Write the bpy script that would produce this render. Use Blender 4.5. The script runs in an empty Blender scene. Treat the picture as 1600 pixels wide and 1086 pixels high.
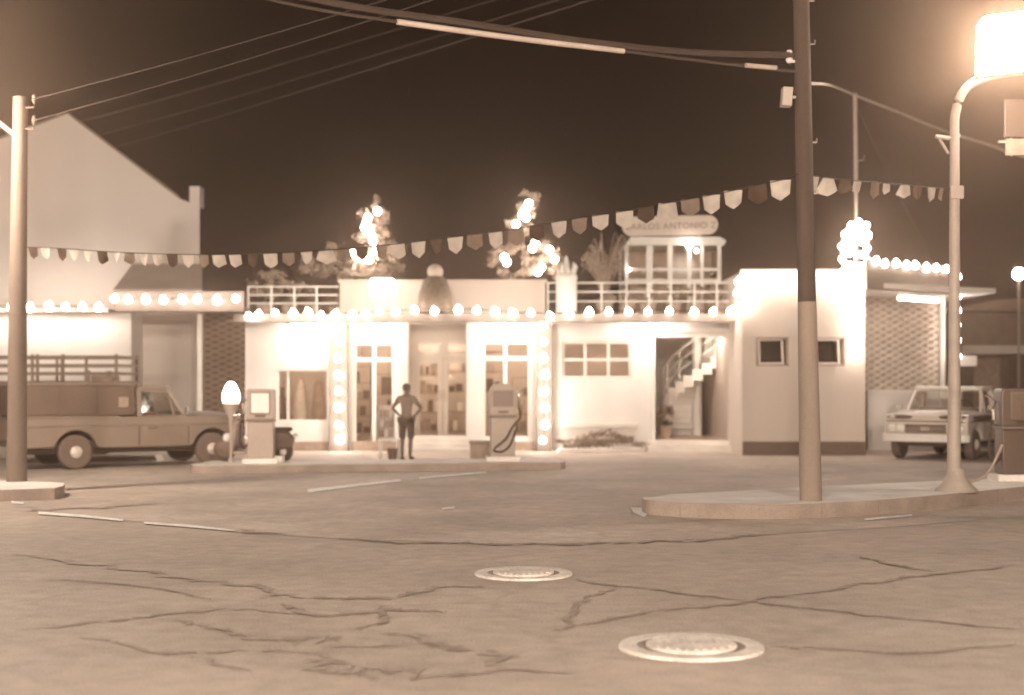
import bpy, bmesh, math, random
from mathutils import Vector, Matrix

scn = bpy.context.scene
col = scn.collection
R = math.radians
F, CH, HY = 2200.0, 1.65, 603.0        # focal length in photo pixels, camera height, horizon row

# ------------------------------------------------------------------ camera, sky, exposure
cam_d = bpy.data.cameras.new('camera')
cam = bpy.data.objects.new('camera', cam_d)
col.objects.link(cam)
cam.location = (0, 0, CH)
cam.rotation_euler = (R(90), 0, 0)
cam_d.sensor_width = 36.0
cam_d.lens = 36.0 * F / 1600.0
cam_d.shift_y = (HY - 543.0) / 1600.0
cam_d.clip_start = 0.05
cam_d.clip_end = 1000
cam_d.dof.use_dof = True
cam_d.dof.focus_distance = 14.0
cam_d.dof.aperture_fstop = 0.95
scn.camera = cam

world = bpy.data.worlds.new('World')
scn.world = world
world.use_nodes = True
bg = world.node_tree.nodes['Background']
bg.inputs[0].default_value = (0.040, 0.0190, 0.0105, 1)
bg.inputs[1].default_value = 0.11
scn.view_settings.view_transform = 'Standard'
scn.view_settings.look = 'None'
scn.view_settings.exposure = 0.82
scn.view_settings.gamma = 1.0
scn.cycles.use_denoising = True
scn.cycles.max_bounces = 6
scn.cycles.transparent_max_bounces = 16
scn.cycles.volume_bounces = 0
scn.cycles.sample_clamp_indirect = 4.0
scn.cycles.use_light_tree = True

LAMP = (1.0, 0.85, 0.715)
BULB = (1.0, 0.885, 0.785)

# ------------------------------------------------------------------ pixel <-> metre helpers (photo pixels give real positions)
def X(px, Y): return (px - 800.0) / F * Y
def Z(py, Y): return CH - (py - HY) / F * Y
def P(px, py, Y): return Vector((X(px, Y), Y, Z(py, Y)))
def G(px, py, z=0.0):
    Y = (CH - z) * F / (py - HY)
    return Vector((X(px, Y), Y, z))

# ------------------------------------------------------------------ materials
def new_mat(name):
    m = bpy.data.materials.new(name); m.use_nodes = True
    nt = m.node_tree
    return m, nt, nt.nodes['Principled BSDF']

def mat(name, c, rough=0.7, var=0.15, scale=3.0, bump=0.0, metal=0.0, spec=0.3, streak=False, fine=40.0):
    """Surface with large and fine tone variation and a little relief."""
    m, nt, b = new_mat(name)
    N, L = nt.nodes.new, nt.links.new
    tc = N('ShaderNodeTexCoord')
    mp = N('ShaderNodeMapping')
    L(tc.outputs['Object'], mp.inputs[0])
    if streak: mp.inputs['Scale'].default_value = (1, 1, 0.18)
    n1 = N('ShaderNodeTexNoise'); n1.inputs['Scale'].default_value = scale; n1.inputs['Detail'].default_value = 6
    n2 = N('ShaderNodeTexNoise'); n2.inputs['Scale'].default_value = fine; n2.inputs['Detail'].default_value = 3
    L(mp.outputs[0], n1.inputs[0]); L(tc.outputs['Object'], n2.inputs[0])
    ad = N('ShaderNodeMath'); ad.operation = 'MULTIPLY_ADD'; ad.inputs[1].default_value = 0.65
    mu = N('ShaderNodeMath'); mu.operation = 'MULTIPLY'; mu.inputs[1].default_value = 0.35
    L(n2.outputs[0], mu.inputs[0]); L(n1.outputs[0], ad.inputs[0]); L(mu.outputs[0], ad.inputs[2])
    mr = N('ShaderNodeMapRange')
    mr.inputs[1].default_value = 0.3; mr.inputs[2].default_value = 0.7
    mr.inputs[3].default_value = 1 - var; mr.inputs[4].default_value = 1 + var
    L(ad.outputs[0], mr.inputs[0])
    hs = N('ShaderNodeMixRGB'); hs.blend_type = 'MULTIPLY'; hs.inputs[0].default_value = 1
    hs.inputs[1].default_value = (*c, 1)
    L(mr.outputs[0], hs.inputs[2]); L(hs.outputs[0], b.inputs['Base Color'])
    b.inputs['Roughness'].default_value = rough
    b.inputs['Metallic'].default_value = metal
    b.inputs['Specular IOR Level'].default_value = spec
    if bump:
        bp = N('ShaderNodeBump'); bp.inputs['Strength'].default_value = bump; bp.inputs['Distance'].default_value = 0.02
        L(ad.outputs[0], bp.inputs['Height']); L(bp.outputs[0], b.inputs['Normal'])
    return m

def emit(name, c, s):
    m, nt, b = new_mat(name)
    b.inputs['Base Color'].default_value = (0.8, 0.8, 0.8, 1)
    b.inputs['Emission Color'].default_value = (*c, 1)
    b.inputs['Emission Strength'].default_value = s
    return m

def glass_mat(name, tint=(0.9, 0.86, 0.8), refl=0.12):
    m = bpy.data.materials.new(name); m.use_nodes = True
    nt = m.node_tree; nt.nodes.clear()
    N, L = nt.nodes.new, nt.links.new
    o = N('ShaderNodeOutputMaterial'); t = N('ShaderNodeBsdfTransparent'); g = N('ShaderNodeBsdfGlossy')
    t.inputs[0].default_value = (*tint, 1); g.inputs['Roughness'].default_value = 0.06
    mx = N('ShaderNodeMixShader'); fr = N('ShaderNodeLayerWeight'); fr.inputs[0].default_value = refl * 2
    L(fr.outputs['Facing'], mx.inputs[0]); L(t.outputs[0], mx.inputs[1]); L(g.outputs[0], mx.inputs[2])
    L(mx.outputs[0], o.inputs[0])
    return m

def cloth_mat(name, c, tr=0.45):
    m = bpy.data.materials.new(name); m.use_nodes = True
    nt = m.node_tree; nt.nodes.clear()
    N, L = nt.nodes.new, nt.links.new
    o = N('ShaderNodeOutputMaterial'); d = N('ShaderNodeBsdfDiffuse'); t = N('ShaderNodeBsdfTranslucent'); mx = N('ShaderNodeMixShader')
    n = N('ShaderNodeTexNoise'); n.inputs['Scale'].default_value = 6
    mm = N('ShaderNodeMixRGB'); mm.blend_type = 'MULTIPLY'; mm.inputs[0].default_value = 0.5; mm.inputs[1].default_value = (*c, 1)
    tc = N('ShaderNodeTexCoord'); L(tc.outputs['Object'], n.inputs[0]); L(n.outputs[0], mm.inputs[2])
    for s in (d, t): L(mm.outputs[0], s.inputs[0])
    mx.inputs[0].default_value = tr
    L(d.outputs[0], mx.inputs[1]); L(t.outputs[0], mx.inputs[2]); L(mx.outputs[0], o.inputs[0])
    return m

def road_mat(name, c, crack=0.6, patch=0.25, scale=0.35):
    m, nt, b = new_mat(name)
    N, L = nt.nodes.new, nt.links.new
    tc = N('ShaderNodeTexCoord')
    big = N('ShaderNodeTexNoise'); big.inputs['Scale'].default_value = scale; big.inputs['Detail'].default_value = 8; big.inputs['Roughness'].default_value = 0.62
    med = N('ShaderNodeTexNoise'); med.inputs['Scale'].default_value = 5; med.inputs['Detail'].default_value = 6
    fin = N('ShaderNodeTexNoise'); fin.inputs['Scale'].default_value = 55; fin.inputs['Detail'].default_value = 4
    war = N('ShaderNodeTexNoise'); war.inputs['Scale'].default_value = 1.3; war.inputs['Detail'].default_value = 5
    for n in (big, med, fin, war): L(tc.outputs['Object'], n.inputs[0])
    wm = N('ShaderNodeVectorMath'); wm.operation = 'MULTIPLY_ADD'; wm.inputs[1].default_value = (0.9, 0.9, 0.9)
    L(war.outputs['Color'], wm.inputs[0]); L(tc.outputs['Object'], wm.inputs[2])
    vo = N('ShaderNodeTexVoronoi'); vo.feature = 'DISTANCE_TO_EDGE'; vo.inputs['Scale'].default_value = 0.55
    L(wm.outputs[0], vo.inputs[0])
    cr = N('ShaderNodeMapRange'); cr.inputs[1].default_value = 0.0; cr.inputs[2].default_value = 0.035
    cr.inputs[3].default_value = 1 - crack; cr.inputs[4].default_value = 1.0
    L(vo.outputs[0], cr.inputs[0])
    # cracks only in some patches
    pm = N('ShaderNodeMapRange'); pm.inputs[1].default_value = 0.46; pm.inputs[2].default_value = 0.60
    L(big.outputs[0], pm.inputs[0])
    cx = N('ShaderNodeMixRGB'); cx.inputs[1].default_value = (1, 1, 1, 1)
    L(pm.outputs[0], cx.inputs[0]); L(cr.outputs[0], cx.inputs[2])
    r1 = N('ShaderNodeMapRange'); r1.inputs[1].default_value = 0.3; r1.inputs[2].default_value = 0.7; r1.inputs[3].default_value = 1 - patch; r1.inputs[4].default_value = 1 + patch
    r2 = N('ShaderNodeMapRange'); r2.inputs[1].default_value = 0.3; r2.inputs[2].default_value = 0.7; r2.inputs[3].default_value = 0.88; r2.inputs[4].default_value = 1.12
    r3 = N('ShaderNodeMapRange'); r3.inputs[1].default_value = 0.3; r3.inputs[2].default_value = 0.7; r3.inputs[3].default_value = 0.80; r3.inputs[4].default_value = 1.2
    L(big.outputs[0], r1.inputs[0]); L(med.outputs[0], r2.inputs[0]); L(fin.outputs[0], r3.inputs[0])
    a = N('ShaderNodeMath'); a.operation = 'MULTIPLY'; L(r1.outputs[0], a.inputs[0]); L(r2.outputs[0], a.inputs[1])
    a2 = N('ShaderNodeMath'); a2.operation = 'MULTIPLY'; L(a.outputs[0], a2.inputs[0]); L(r3.outputs[0], a2.inputs[1])
    mx = N('ShaderNodeMixRGB'); mx.blend_type = 'MULTIPLY'; mx.inputs[0].default_value = 1; mx.inputs[1].default_value = (*c, 1)
    L(a2.outputs[0], mx.inputs[2])
    m2 = N('ShaderNodeMixRGB'); m2.blend_type = 'MULTIPLY'; m2.inputs[0].default_value = 1
    L(mx.outputs[0], m2.inputs[1]); L(cx.outputs[0], m2.inputs[2])
    L(m2.outputs[0], b.inputs['Base Color'])
    b.inputs['Roughness'].default_value = 0.75; b.inputs['Specular IOR Level'].default_value = 0.25
    bp = N('ShaderNodeBump'); bp.inputs['Strength'].default_value = 0.35; bp.inputs['Distance'].default_value = 0.01
    L(fin.outputs[0], bp.inputs['Height']); L(bp.outputs[0], b.inputs['Normal'])
    return m

M = {}
M['road'] = road_mat('road asphalt', (0.45, 0.365, 0.302), 0.18, 0.22)
M['court'] = road_mat('forecourt asphalt', (0.52, 0.425, 0.355), 0.2, 0.25, 0.5)

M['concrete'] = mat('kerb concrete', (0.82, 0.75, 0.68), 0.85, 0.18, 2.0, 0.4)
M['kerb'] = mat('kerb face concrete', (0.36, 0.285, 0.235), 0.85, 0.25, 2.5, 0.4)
M['tar'] = mat('tar seam', (0.365, 0.29, 0.238), 0.8, 0.3, 4, 0.2)
M['paint_mark'] = mat('worn road paint', (0.86, 0.82, 0.76), 0.7, 0.3, 5)
M['iron'] = mat('manhole iron', (0.24, 0.18, 0.14), 0.55, 0.3, 8, 0.5, spec=0.5)
M['collar'] = mat('manhole collar', (0.68, 0.60, 0.53), 0.8, 0.35, 5, 0.4)
M['white'] = mat('white wall paint', (0.78, 0.735, 0.685), 0.8, 0.16, 0.9, 0.12, streak=True)
M['gable'] = mat('gable plaster', (0.64, 0.58, 0.525), 0.85, 0.10, 0.5, 0.15, streak=True)
M['tanwall'] = mat('tan wall plaster', (0.62, 0.535, 0.465), 0.85, 0.12, 1.0, 0.15, streak=True)
M['edge'] = mat('tan canopy paint', (0.17, 0.138, 0.115), 0.8, 0.12, 2, 0.1)
M['frame'] = mat('white joinery', (0.78, 0.74, 0.68), 0.5, 0.06, 4)
M['door'] = mat('cream door paint', (0.55, 0.48, 0.41), 0.55, 0.08, 3)
M['dark'] = mat('dark plinth paint', (0.17, 0.118, 0.088), 0.7, 0.2, 2)
M['room'] = mat('room plaster', (0.52, 0.43, 0.36), 0.85, 0.12, 1.0)
M['floor'] = mat('room floor', (0.36, 0.28, 0.22), 0.5, 0.15, 2)
M['goods'] = mat('dark goods', (0.16, 0.108, 0.08), 0.6, 0.3, 6)
M['goods2'] = mat('mid goods', (0.36, 0.27, 0.21), 0.6, 0.3, 6)
M['goods3'] = mat('pale goods', (0.68, 0.60, 0.52), 0.6, 0.2, 6)
M['glass'] = glass_mat('window glass')
M['glassdark'] = glass_mat('dark window glass', (0.62, 0.55, 0.48), 0.1)
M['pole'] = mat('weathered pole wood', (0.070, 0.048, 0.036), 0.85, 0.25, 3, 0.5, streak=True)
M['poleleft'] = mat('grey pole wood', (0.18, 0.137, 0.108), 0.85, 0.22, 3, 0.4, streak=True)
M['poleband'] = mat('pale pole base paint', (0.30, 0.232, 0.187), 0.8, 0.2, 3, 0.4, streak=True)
M['steel'] = mat('painted steel', (0.44, 0.36, 0.30), 0.5, 0.15, 4, spec=0.5)
M['cable'] = mat('black cable', (0.045, 0.030, 0.022), 0.6, 0.2, 3)
M['cablepale'] = mat('pale cable sleeve', (0.55, 0.44, 0.36), 0.6, 0.2, 3)
M['flagpale'] = cloth_mat('pale flag cloth', (0.80, 0.70, 0.60))
M['flagmid'] = cloth_mat('mid flag cloth', (0.36, 0.27, 0.21))
M['flagdark'] = cloth_mat('dark flag cloth', (0.13, 0.085, 0.062))
M['lattice'] = mat('lattice blocks', (0.30, 0.225, 0.175), 0.85, 0.2, 3, 0.3)
M['latticepale'] = mat('pale lattice blocks', (0.66, 0.57, 0.49), 0.85, 0.15, 3, 0.3)
M['latticeback'] = mat('dark infill', (0.15, 0.10, 0.075), 0.9, 0.2, 3)  # dark base tone of the sheet behind the lattice bars
M['latticeback2'] = mat('pale infill', (0.48, 0.40, 0.335), 0.9, 0.15, 3)
M['leaf'] = mat('shrub leaves', (0.16, 0.12, 0.085), 0.6, 0.45, 9, spec=0.4)
M['leafpale'] = mat('pale leaves', (0.34, 0.26, 0.20), 0.6, 0.4, 9, spec=0.4)
M['bark'] = mat('bark', (0.14, 0.095, 0.07), 0.9, 0.3, 8, 0.5)
M['pot'] = mat('clay pot', (0.42, 0.32, 0.25), 0.8, 0.15, 4)
M['bulb'] = emit('lit bulb glass', BULB, 23.0)
M['globe'] = emit('lit globe glass', BULB, 9.0)
M['bulbhot'] = emit('bright bulb glass', BULB, 46.0)
M['soffit'] = emit('lit soffit tube', BULB, 84.0)
M['tube'] = emit('lit tube', BULB, 23.0)
M['signlit'] = emit('lit sign face', BULB, 5.0)
M['lamp'] = emit('lit street lamp diffuser', LAMP, 90.0)
M['lampleft'] = emit('bright street lamp diffuser', LAMP, 220.0)
M['lampfill'] = emit('added fill lamp diffuser', LAMP, 1450.0)  # for the added fill copies behind the camera, far brighter than the lantern
M['roomlamp'] = emit('room ceiling lamp', LAMP, 75.0)
M['truck'] = mat('dusty truck paint', (0.26, 0.197, 0.152), 0.38, 0.12, 2, spec=0.5)
M['canopy'] = mat('dark canopy panels', (0.15, 0.103, 0.077), 0.6, 0.2, 2)
M['truckwhite'] = mat('cream truck paint', (0.62, 0.54, 0.47), 0.32, 0.08, 2, spec=0.5)
M['truckdark'] = mat('dark truck paint', (0.13, 0.088, 0.066), 0.35, 0.1, 2, spec=0.5)
M['chrome'] = mat('dull chrome', (0.75, 0.68, 0.60), 0.25, 0.08, 5, metal=0.9)
M['rubber'] = mat('tyre rubber', (0.075, 0.052, 0.040), 0.8, 0.2, 6)
M['rubberdusty'] = mat('dusty tyre rubber', (0.17, 0.125, 0.098), 0.85, 0.2, 6)
M['hub'] = mat('pale hubcap', (0.62, 0.54, 0.46), 0.35, 0.1, 5, spec=0.6)
M['lens'] = mat('lamp lens', (0.85, 0.80, 0.74), 0.1, 0.03, 5, spec=0.8)
M['pump'] = mat('pump enamel', (0.40, 0.315, 0.255), 0.42, 0.1, 3, spec=0.5)
M['pumpdark'] = mat('pump dark enamel', (0.20, 0.143, 0.11), 0.45, 0.15, 3, spec=0.5)
M['dial'] = mat('pump dial', (0.85, 0.80, 0.74), 0.4, 0.04, 8)
M['skin'] = mat('skin', (0.15, 0.105, 0.08), 0.6, 0.05, 10)
M['shirt'] = mat('work shirt', (0.23, 0.172, 0.135), 0.85, 0.12, 8)
M['trousers'] = mat('dark work trousers', (0.09, 0.062, 0.047), 0.85, 0.12, 8)
M['hair'] = mat('dark hair', (0.05, 0.034, 0.025), 0.7, 0.2, 30)
M['letter'] = mat('sign letters', (0.22, 0.155, 0.12), 0.6, 0.1, 4)
M['signboard'] = mat('cream sign board', (0.62, 0.53, 0.45), 0.6, 0.08, 3)
M['wood'] = mat('worn boards', (0.22, 0.16, 0.122), 0.85, 0.25, 4, 0.3)
M['roofing'] = mat('dull roofing', (0.22, 0.158, 0.12), 0.85, 0.2, 2, 0.3)

# ------------------------------------------------------------------ mesh builder
def world_matrix(o):
    m = o.matrix_basis.copy()
    return world_matrix(o.parent) @ o.matrix_parent_inverse @ m if o.parent else m

class MB:
    def __init__(s): s.v = []; s.f = []
    def add(s, vs, fs):
        n = len(s.v); s.v += [tuple(v) for v in vs]; s.f += [tuple(i + n for i in f) for f in fs]; return s
    def box(s, x0, x1, y0, y1, z0, z1):
        vs = [(x, y, z) for z in (z0, z1) for (x, y) in ((x0, y0), (x1, y0), (x1, y1), (x0, y1))]
        return s.add(vs, [(3, 2, 1, 0), (4, 5, 6, 7), (0, 1, 5, 4), (1, 2, 6, 5), (2, 3, 7, 6), (3, 0, 4, 7)])
    def obox(s, c, size, rot=None):
        hx, hy, hz = (d / 2 for d in size)
        m = rot or Matrix.Identity(3)
        vs = [Vector(c) + m @ Vector((x, y, z)) for z in (-hz, hz) for (x, y) in ((-hx, -hy), (hx, -hy), (hx, hy), (-hx, hy))]
        return s.add(vs, [(3, 2, 1, 0), (4, 5, 6, 7), (0, 1, 5, 4), (1, 2, 6, 5), (2, 3, 7, 6), (3, 0, 4, 7)])
    def bar(s, a, b, w, h=None):
        """square bar from a to b"""
        a, b = Vector(a), Vector(b); d = (b - a)
        q = d.to_track_quat('X', 'Z').to_matrix()
        return s.obox((a + b) / 2, (d.length, w, h or w), q)
    def tube(s, pts, r, n=8, cap=True):
        pts = [Vector(p) for p in pts]
        rs = r if isinstance(r, (list, tuple)) else [r] * len(pts)
        vs, fs = [], []
        for i, p in enumerate(pts):
            t = (pts[min(i + 1, len(pts) - 1)] - pts[max(i - 1, 0)]).normalized()
            up = Vector((0, 0, 1)) if abs(t.z) < 0.95 else Vector((1, 0, 0))
            u = t.cross(up).normalized(); w = u.cross(t)
            for k in range(n):
                a = 2 * math.pi * k / n
                vs.append(p + rs[i] * (math.cos(a) * u + math.sin(a) * w))
        for i in range(len(pts) - 1):
            for k in range(n):
                k2 = (k + 1) % n
                fs.append((i * n + k, i * n + k2, (i + 1) * n + k2, (i + 1) * n + k))
        if cap:
            fs.append(tuple(range(n - 1, -1, -1))); fs.append(tuple((len(pts) - 1) * n + k for k in range(n)))
        return s.add(vs, fs)
    def lathe(s, prof, c=(0, 0, 0), n=16, axis='Z'):
        """prof: (radius, height) pairs"""
        c = Vector(c); vs, fs = [], []
        for (r, h) in prof:
            for k in range(n):
                a = 2 * math.pi * k / n
                p = Vector((r * math.cos(a), r * math.sin(a), h))
                if axis == 'Y': p = Vector((p.x, p.z, p.y))
                if axis == 'X': p = Vector((p.z, p.x, p.y))
                vs.append(c + p)
        for i in range(len(prof) - 1):
            for k in range(n):
                k2 = (k + 1) % n
                fs.append((i * n + k, i * n + k2, (i + 1) * n + k2, (i + 1) * n + k))
        fs.append(tuple(range(n - 1, -1, -1))); fs.append(tuple((len(prof) - 1) * n + k for k in range(n)))
        return s.add(vs, fs)
    def ball(s, c, r, n=10, m=7, sc=(1, 1, 1)):
        prof = [(max(1e-4, r * math.sin(math.pi * i / m)), -r * math.cos(math.pi * i / m)) for i in range(m + 1)]
        k = len(s.v); s.lathe(prof, (0, 0, 0), n)
        c = Vector(c)
        for i in range(k, len(s.v)):
            v = s.v[i]; s.v[i] = (c.x + v[0] * sc[0], c.y + v[1] * sc[1], c.z + v[2] * sc[2])
        return s
    def prism(s, poly, a, b, axis='Y'):
        """2D outline extruded between a and b along an axis (Y: outline in XZ, Z: in XY, X: in YZ)"""
        n = len(poly)
        def pt(p, t):
            return (p[0], t, p[1]) if axis == 'Y' else ((p[0], p[1], t) if axis == 'Z' else (t, p[0], p[1]))
        vs = [pt(p, a) for p in poly] + [pt(p, b) for p in poly]
        fs = [tuple(range(n)), tuple(range(2 * n - 1, n - 1, -1))]
        fs += [(i, i + n, (i + 1) % n + n, (i + 1) % n) for i in range(n)]
        return s.add(vs, fs)
    def wall(s, x0, x1, z0, z1, y, t, holes=()):
        """upright wall in XZ with openings, front face at y, thickness t, with reveals"""
        xs = sorted({x0, x1} | {h[i] for h in holes for i in (0, 1)}); zs = sorted({z0, z1} | {h[i] for h in holes for i in (2, 3)})
        def full(i, j):
            if i < 0 or j < 0 or i >= len(xs) - 1 or j >= len(zs) - 1: return False
            cx, cz = (xs[i] + xs[i + 1]) / 2, (zs[j] + zs[j + 1]) / 2
            return not any(h[0] < cx < h[1] and h[2] < cz < h[3] for h in holes)
        for i in range(len(xs) - 1):
            for j in range(len(zs) - 1):
                if not full(i, j): continue
                a, b, c, d = xs[i], xs[i + 1], zs[j], zs[j + 1]
                s.add([(a, y, c), (b, y, c), (b, y, d), (a, y, d)], [(0, 1, 2, 3)])
                s.add([(a, y + t, c), (b, y + t, c), (b, y + t, d), (a, y + t, d)], [(3, 2, 1, 0)])
                if not full(i - 1, j): s.add([(a, y, c), (a, y, d), (a, y + t, d), (a, y + t, c)], [(0, 1, 2, 3)])
                if not full(i + 1, j): s.add([(b, y, c), (b, y + t, c), (b, y + t, d), (b, y, d)], [(0, 1, 2, 3)])
                if not full(i, j - 1): s.add([(a, y, c), (a, y + t, c), (b, y + t, c), (b, y, c)], [(0, 1, 2, 3)])
                if not full(i, j + 1): s.add([(a, y, d), (b, y, d), (b, y + t, d), (a, y + t, d)], [(0, 1, 2, 3)])
        return s
    def foliage(s, c, rad, n, size, rng, cone=False, hollow=0.35):
        """leaf-sized faces spread through a crown, in clumps with gaps"""
        c = Vector(c)
        clumps = []
        for _ in range(max(5, n // 45)):
            while True:
                p = Vector((rng.uniform(-1, 1), rng.uniform(-1, 1), rng.uniform(-1, 1)))
                if cone:
                    w = (1 - (p.z + 1) / 2) * 0.92 + 0.10
                    if p.x ** 2 + p.y ** 2 < w * w: break
                elif hollow < p.length < 1: break
            clumps.append(p)
        for i in range(n):
            q = clumps[i % len(clumps)] + Vector((rng.gauss(0, 0.16), rng.gauss(0, 0.16), rng.gauss(0, 0.12)))
            p = c + Vector((q.x * rad[0], q.y * rad[1], q.z * rad[2]))
            sz = size * rng.uniform(0.6, 1.4)
            d = Vector((rng.gauss(0, 1), rng.gauss(0, 1), rng.gauss(0, 1))).normalized()
            e = d.cross(Vector((rng.gauss(0, 1), rng.gauss(0, 1), rng.gauss(0, 1)))).normalized()
            s.add([p - d * sz, p + e * sz * 0.45, p + d * sz, p - e * sz * 0.45], [(0, 1, 2, 3)])
        return s
    def build(s, name, material, parent=None, world=False, smooth=False, bevel=0.0, seg=2, fix=True):
        me = bpy.data.meshes.new(name)
        me.from_pydata(s.v, [], s.f); me.materials.append(material)
        if fix:
            b = bmesh.new(); b.from_mesh(me)
            bmesh.ops.remove_doubles(b, verts=b.verts, dist=1e-5)
            bmesh.ops.recalc_face_normals(b, faces=b.faces); b.to_mesh(me); b.free()
        if smooth:
            me.shade_smooth()
            me.set_sharp_from_angle(angle=R(40))
        o = bpy.data.objects.new(name, me); col.objects.link(o)
        if parent is not None:
            o.parent = parent
            if world:
                o.matrix_parent_inverse = world_matrix(parent).inverted()
        if bevel:
            bv = o.modifiers.new('bevel', 'BEVEL'); bv.width = bevel; bv.segments = seg; bv.limit_method = 'ANGLE'; bv.angle_limit = R(35)
        return o

def tag(o, label=None, cat=None, group=None, kind=None):
    if label: o['label'] = label
    if cat: o['category'] = cat
    if group: o['group'] = group
    if kind: o['kind'] = kind
    return o

def empty(name, loc, label, cat, group=None, rz=0.0):
    o = bpy.data.objects.new(name, None); col.objects.link(o)
    o.location = loc; o.rotation_euler = (0, 0, rz); o.empty_display_size = 0.2
    return tag(o, label, cat, group)

def structure(mb, name, material, **k):
    return tag(mb.build(name, material, **k), kind='structure')

def copy_tree(o, parent=None):
    c = o.copy(); col.objects.link(c)
    if parent is not None: c.parent = parent; c.matrix_parent_inverse = o.matrix_parent_inverse.copy()
    for ch in list(o.children): copy_tree(ch, c)
    return c

def catmull(pts, n=8):
    pts = [Vector(p) for p in pts]; out = []
    for i in range(len(pts) - 1):
        p0 = pts[max(i - 1, 0)]; p1 = pts[i]; p2 = pts[i + 1]; p3 = pts[min(i + 2, len(pts) - 1)]
        for k in range(n):
            t = k / n
            out.append(0.5 * ((2 * p1) + (p2 - p0) * t + (2 * p0 - 5 * p1 + 4 * p2 - p3) * t * t + (3 * p1 - p0 - 3 * p2 + p3) * t ** 3))
    out.append(pts[-1]); return out

# ================================================================== GROUND
structure(MB().add([(-250, -60, 0), (250, -60, 0), (250, 260, 0), (-250, 260, 0)], [(0, 1, 2, 3)]), 'road', M['road'], fix=False)
edge = [G(-140, 778), G(18, 791), G(150, 808), G(370, 832), G(520, 842), G(800, 850), G(1010, 847), G(1140, 840), G(1240, 833), G(1420, 822), G(1600, 806), G(1800, 790)]
fc = [(-60, 22)] + [(p.x, p.y) for p in edge] + [(60, 24), (60, 70), (-60, 70)]
structure(MB().add([(x, y, 0.004) for x, y in fc], [tuple(range(len(fc)))]), 'forecourt', M['court'], fix=False)

rng = random.Random(7)
def ribbon(pts, w, z=0.008, wob=0.6):
    c = catmull([G(*p) for p in pts], 22); mb = MB(); vs = []; fs = []
    jj = 0.0
    for i, p in enumerate(c):
        t = (c[min(i + 1, len(c) - 1)] - c[max(i - 1, 0)]).normalized(); nrm = Vector((-t.y, t.x, 0))
        taper = min(1, i / 12, (len(c) - 1 - i) / 12) * 0.85 + 0.15
        jj = jj * .8 + rng.gauss(0, w * .35)
        a = w * taper * rng.uniform(1 - wob, 1 + wob)
        vs += [(p + nrm * (a / 2 + jj)).to_tuple()[:2] + (z,), (p - nrm * (a / 2 - jj)).to_tuple()[:2] + (z,)]
    for i in range(len(c) - 1):
        if rng.random() > .05: fs.append((2 * i, 2 * i + 1, 2 * i + 3, 2 * i + 2))
    return mb.add(vs, fs)
cr = MB()
for pts, w in [
    ([(20, 986), (200, 968), (350, 952), (480, 962)], .07), ([(15, 868), (165, 886), (280, 902), (390, 920), (525, 935), (690, 922), (760, 915)], .12),
    ([(250, 968), (350, 985), (415, 1000), (500, 998)], .09), ([(125, 995), (250, 1022), (300, 1022), (480, 1018), (550, 1050), (600, 1064)], .06),
    ([(440, 998), (480, 1000), (530, 1003)], .15), ([(600, 990), (640, 998), (690, 1004), (740, 1022), (770, 1045)], .13),
    ([(300, 1026), (345, 1040), (385, 1052)], .05), ([(490, 1030), (540, 1050), (600, 1048), (680, 1054), (720, 1062)], .14),
    ([(560, 985), (600, 968), (590, 945)], .06), ([(430, 945), (520, 962), (600, 955), (700, 958)], .10),
    ([(890, 905), (970, 918), (1110, 933), (1230, 948), (1380, 965), (1590, 987)], .07),
    ([(965, 918), (920, 934), (892, 955), (896, 976), (875, 990)], .055),
    ([(1590, 884), (1440, 900), (1300, 920), (1180, 940), (1000, 962), (905, 980)], .07), ([(1340, 870), (1400, 884), (1455, 894)], .09),
    ([(1200, 1012), (1290, 1015), (1420, 1022), (1590, 1008)], .05), ([(520, 843), (650, 848), (800, 851), (1010, 848), (1140, 841), (1200, 836)], .13),
    ([(360, 829), (400, 833), (450, 834)], .13), ([(700, 1062), (800, 1050), (900, 1056)], .06), ([(640, 1010), (560, 1014), (500, 1012)], .05),
    ([(30, 800), (140, 794), (260, 788)], .2), ([(60, 905), (200, 915), (330, 940)], .05)]:
    r_ = ribbon(pts, w * .8, z=.0075 + .0003 * len(cr.f) / 60); cr.add(r_.v, r_.f)
structure(cr, 'road_crack', M['tar'], fix=False)
mk = MB()
for q in ([(482, 771), (480, 766), (560, 757), (625, 750), (627, 753), (560, 761)], [(60, 801), (130, 806), (192, 813), (192, 816), (130, 810), (60, 805)],
          [(225, 817), (300, 822), (368, 830), (366, 832), (300, 826), (225, 820)], [(655, 747), (760, 738), (760, 740), (655, 750)],
          [(985, 794), (1003, 795), (1012, 806), (1006, 810), (990, 803)], [(1350, 812), (1424, 805), (1426, 808), (1352, 815)], [(18, 784), (38, 786), (36, 789), (18, 788)],
          [(690, 795), (710, 793), (711, 796), (692, 798)]):
    mk.add([G(*p)[:2] + (0.0145,) for p in q], [tuple(range(len(q)))])
structure(mk, 'road_marking', M['paint_mark'], fix=False)

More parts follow.
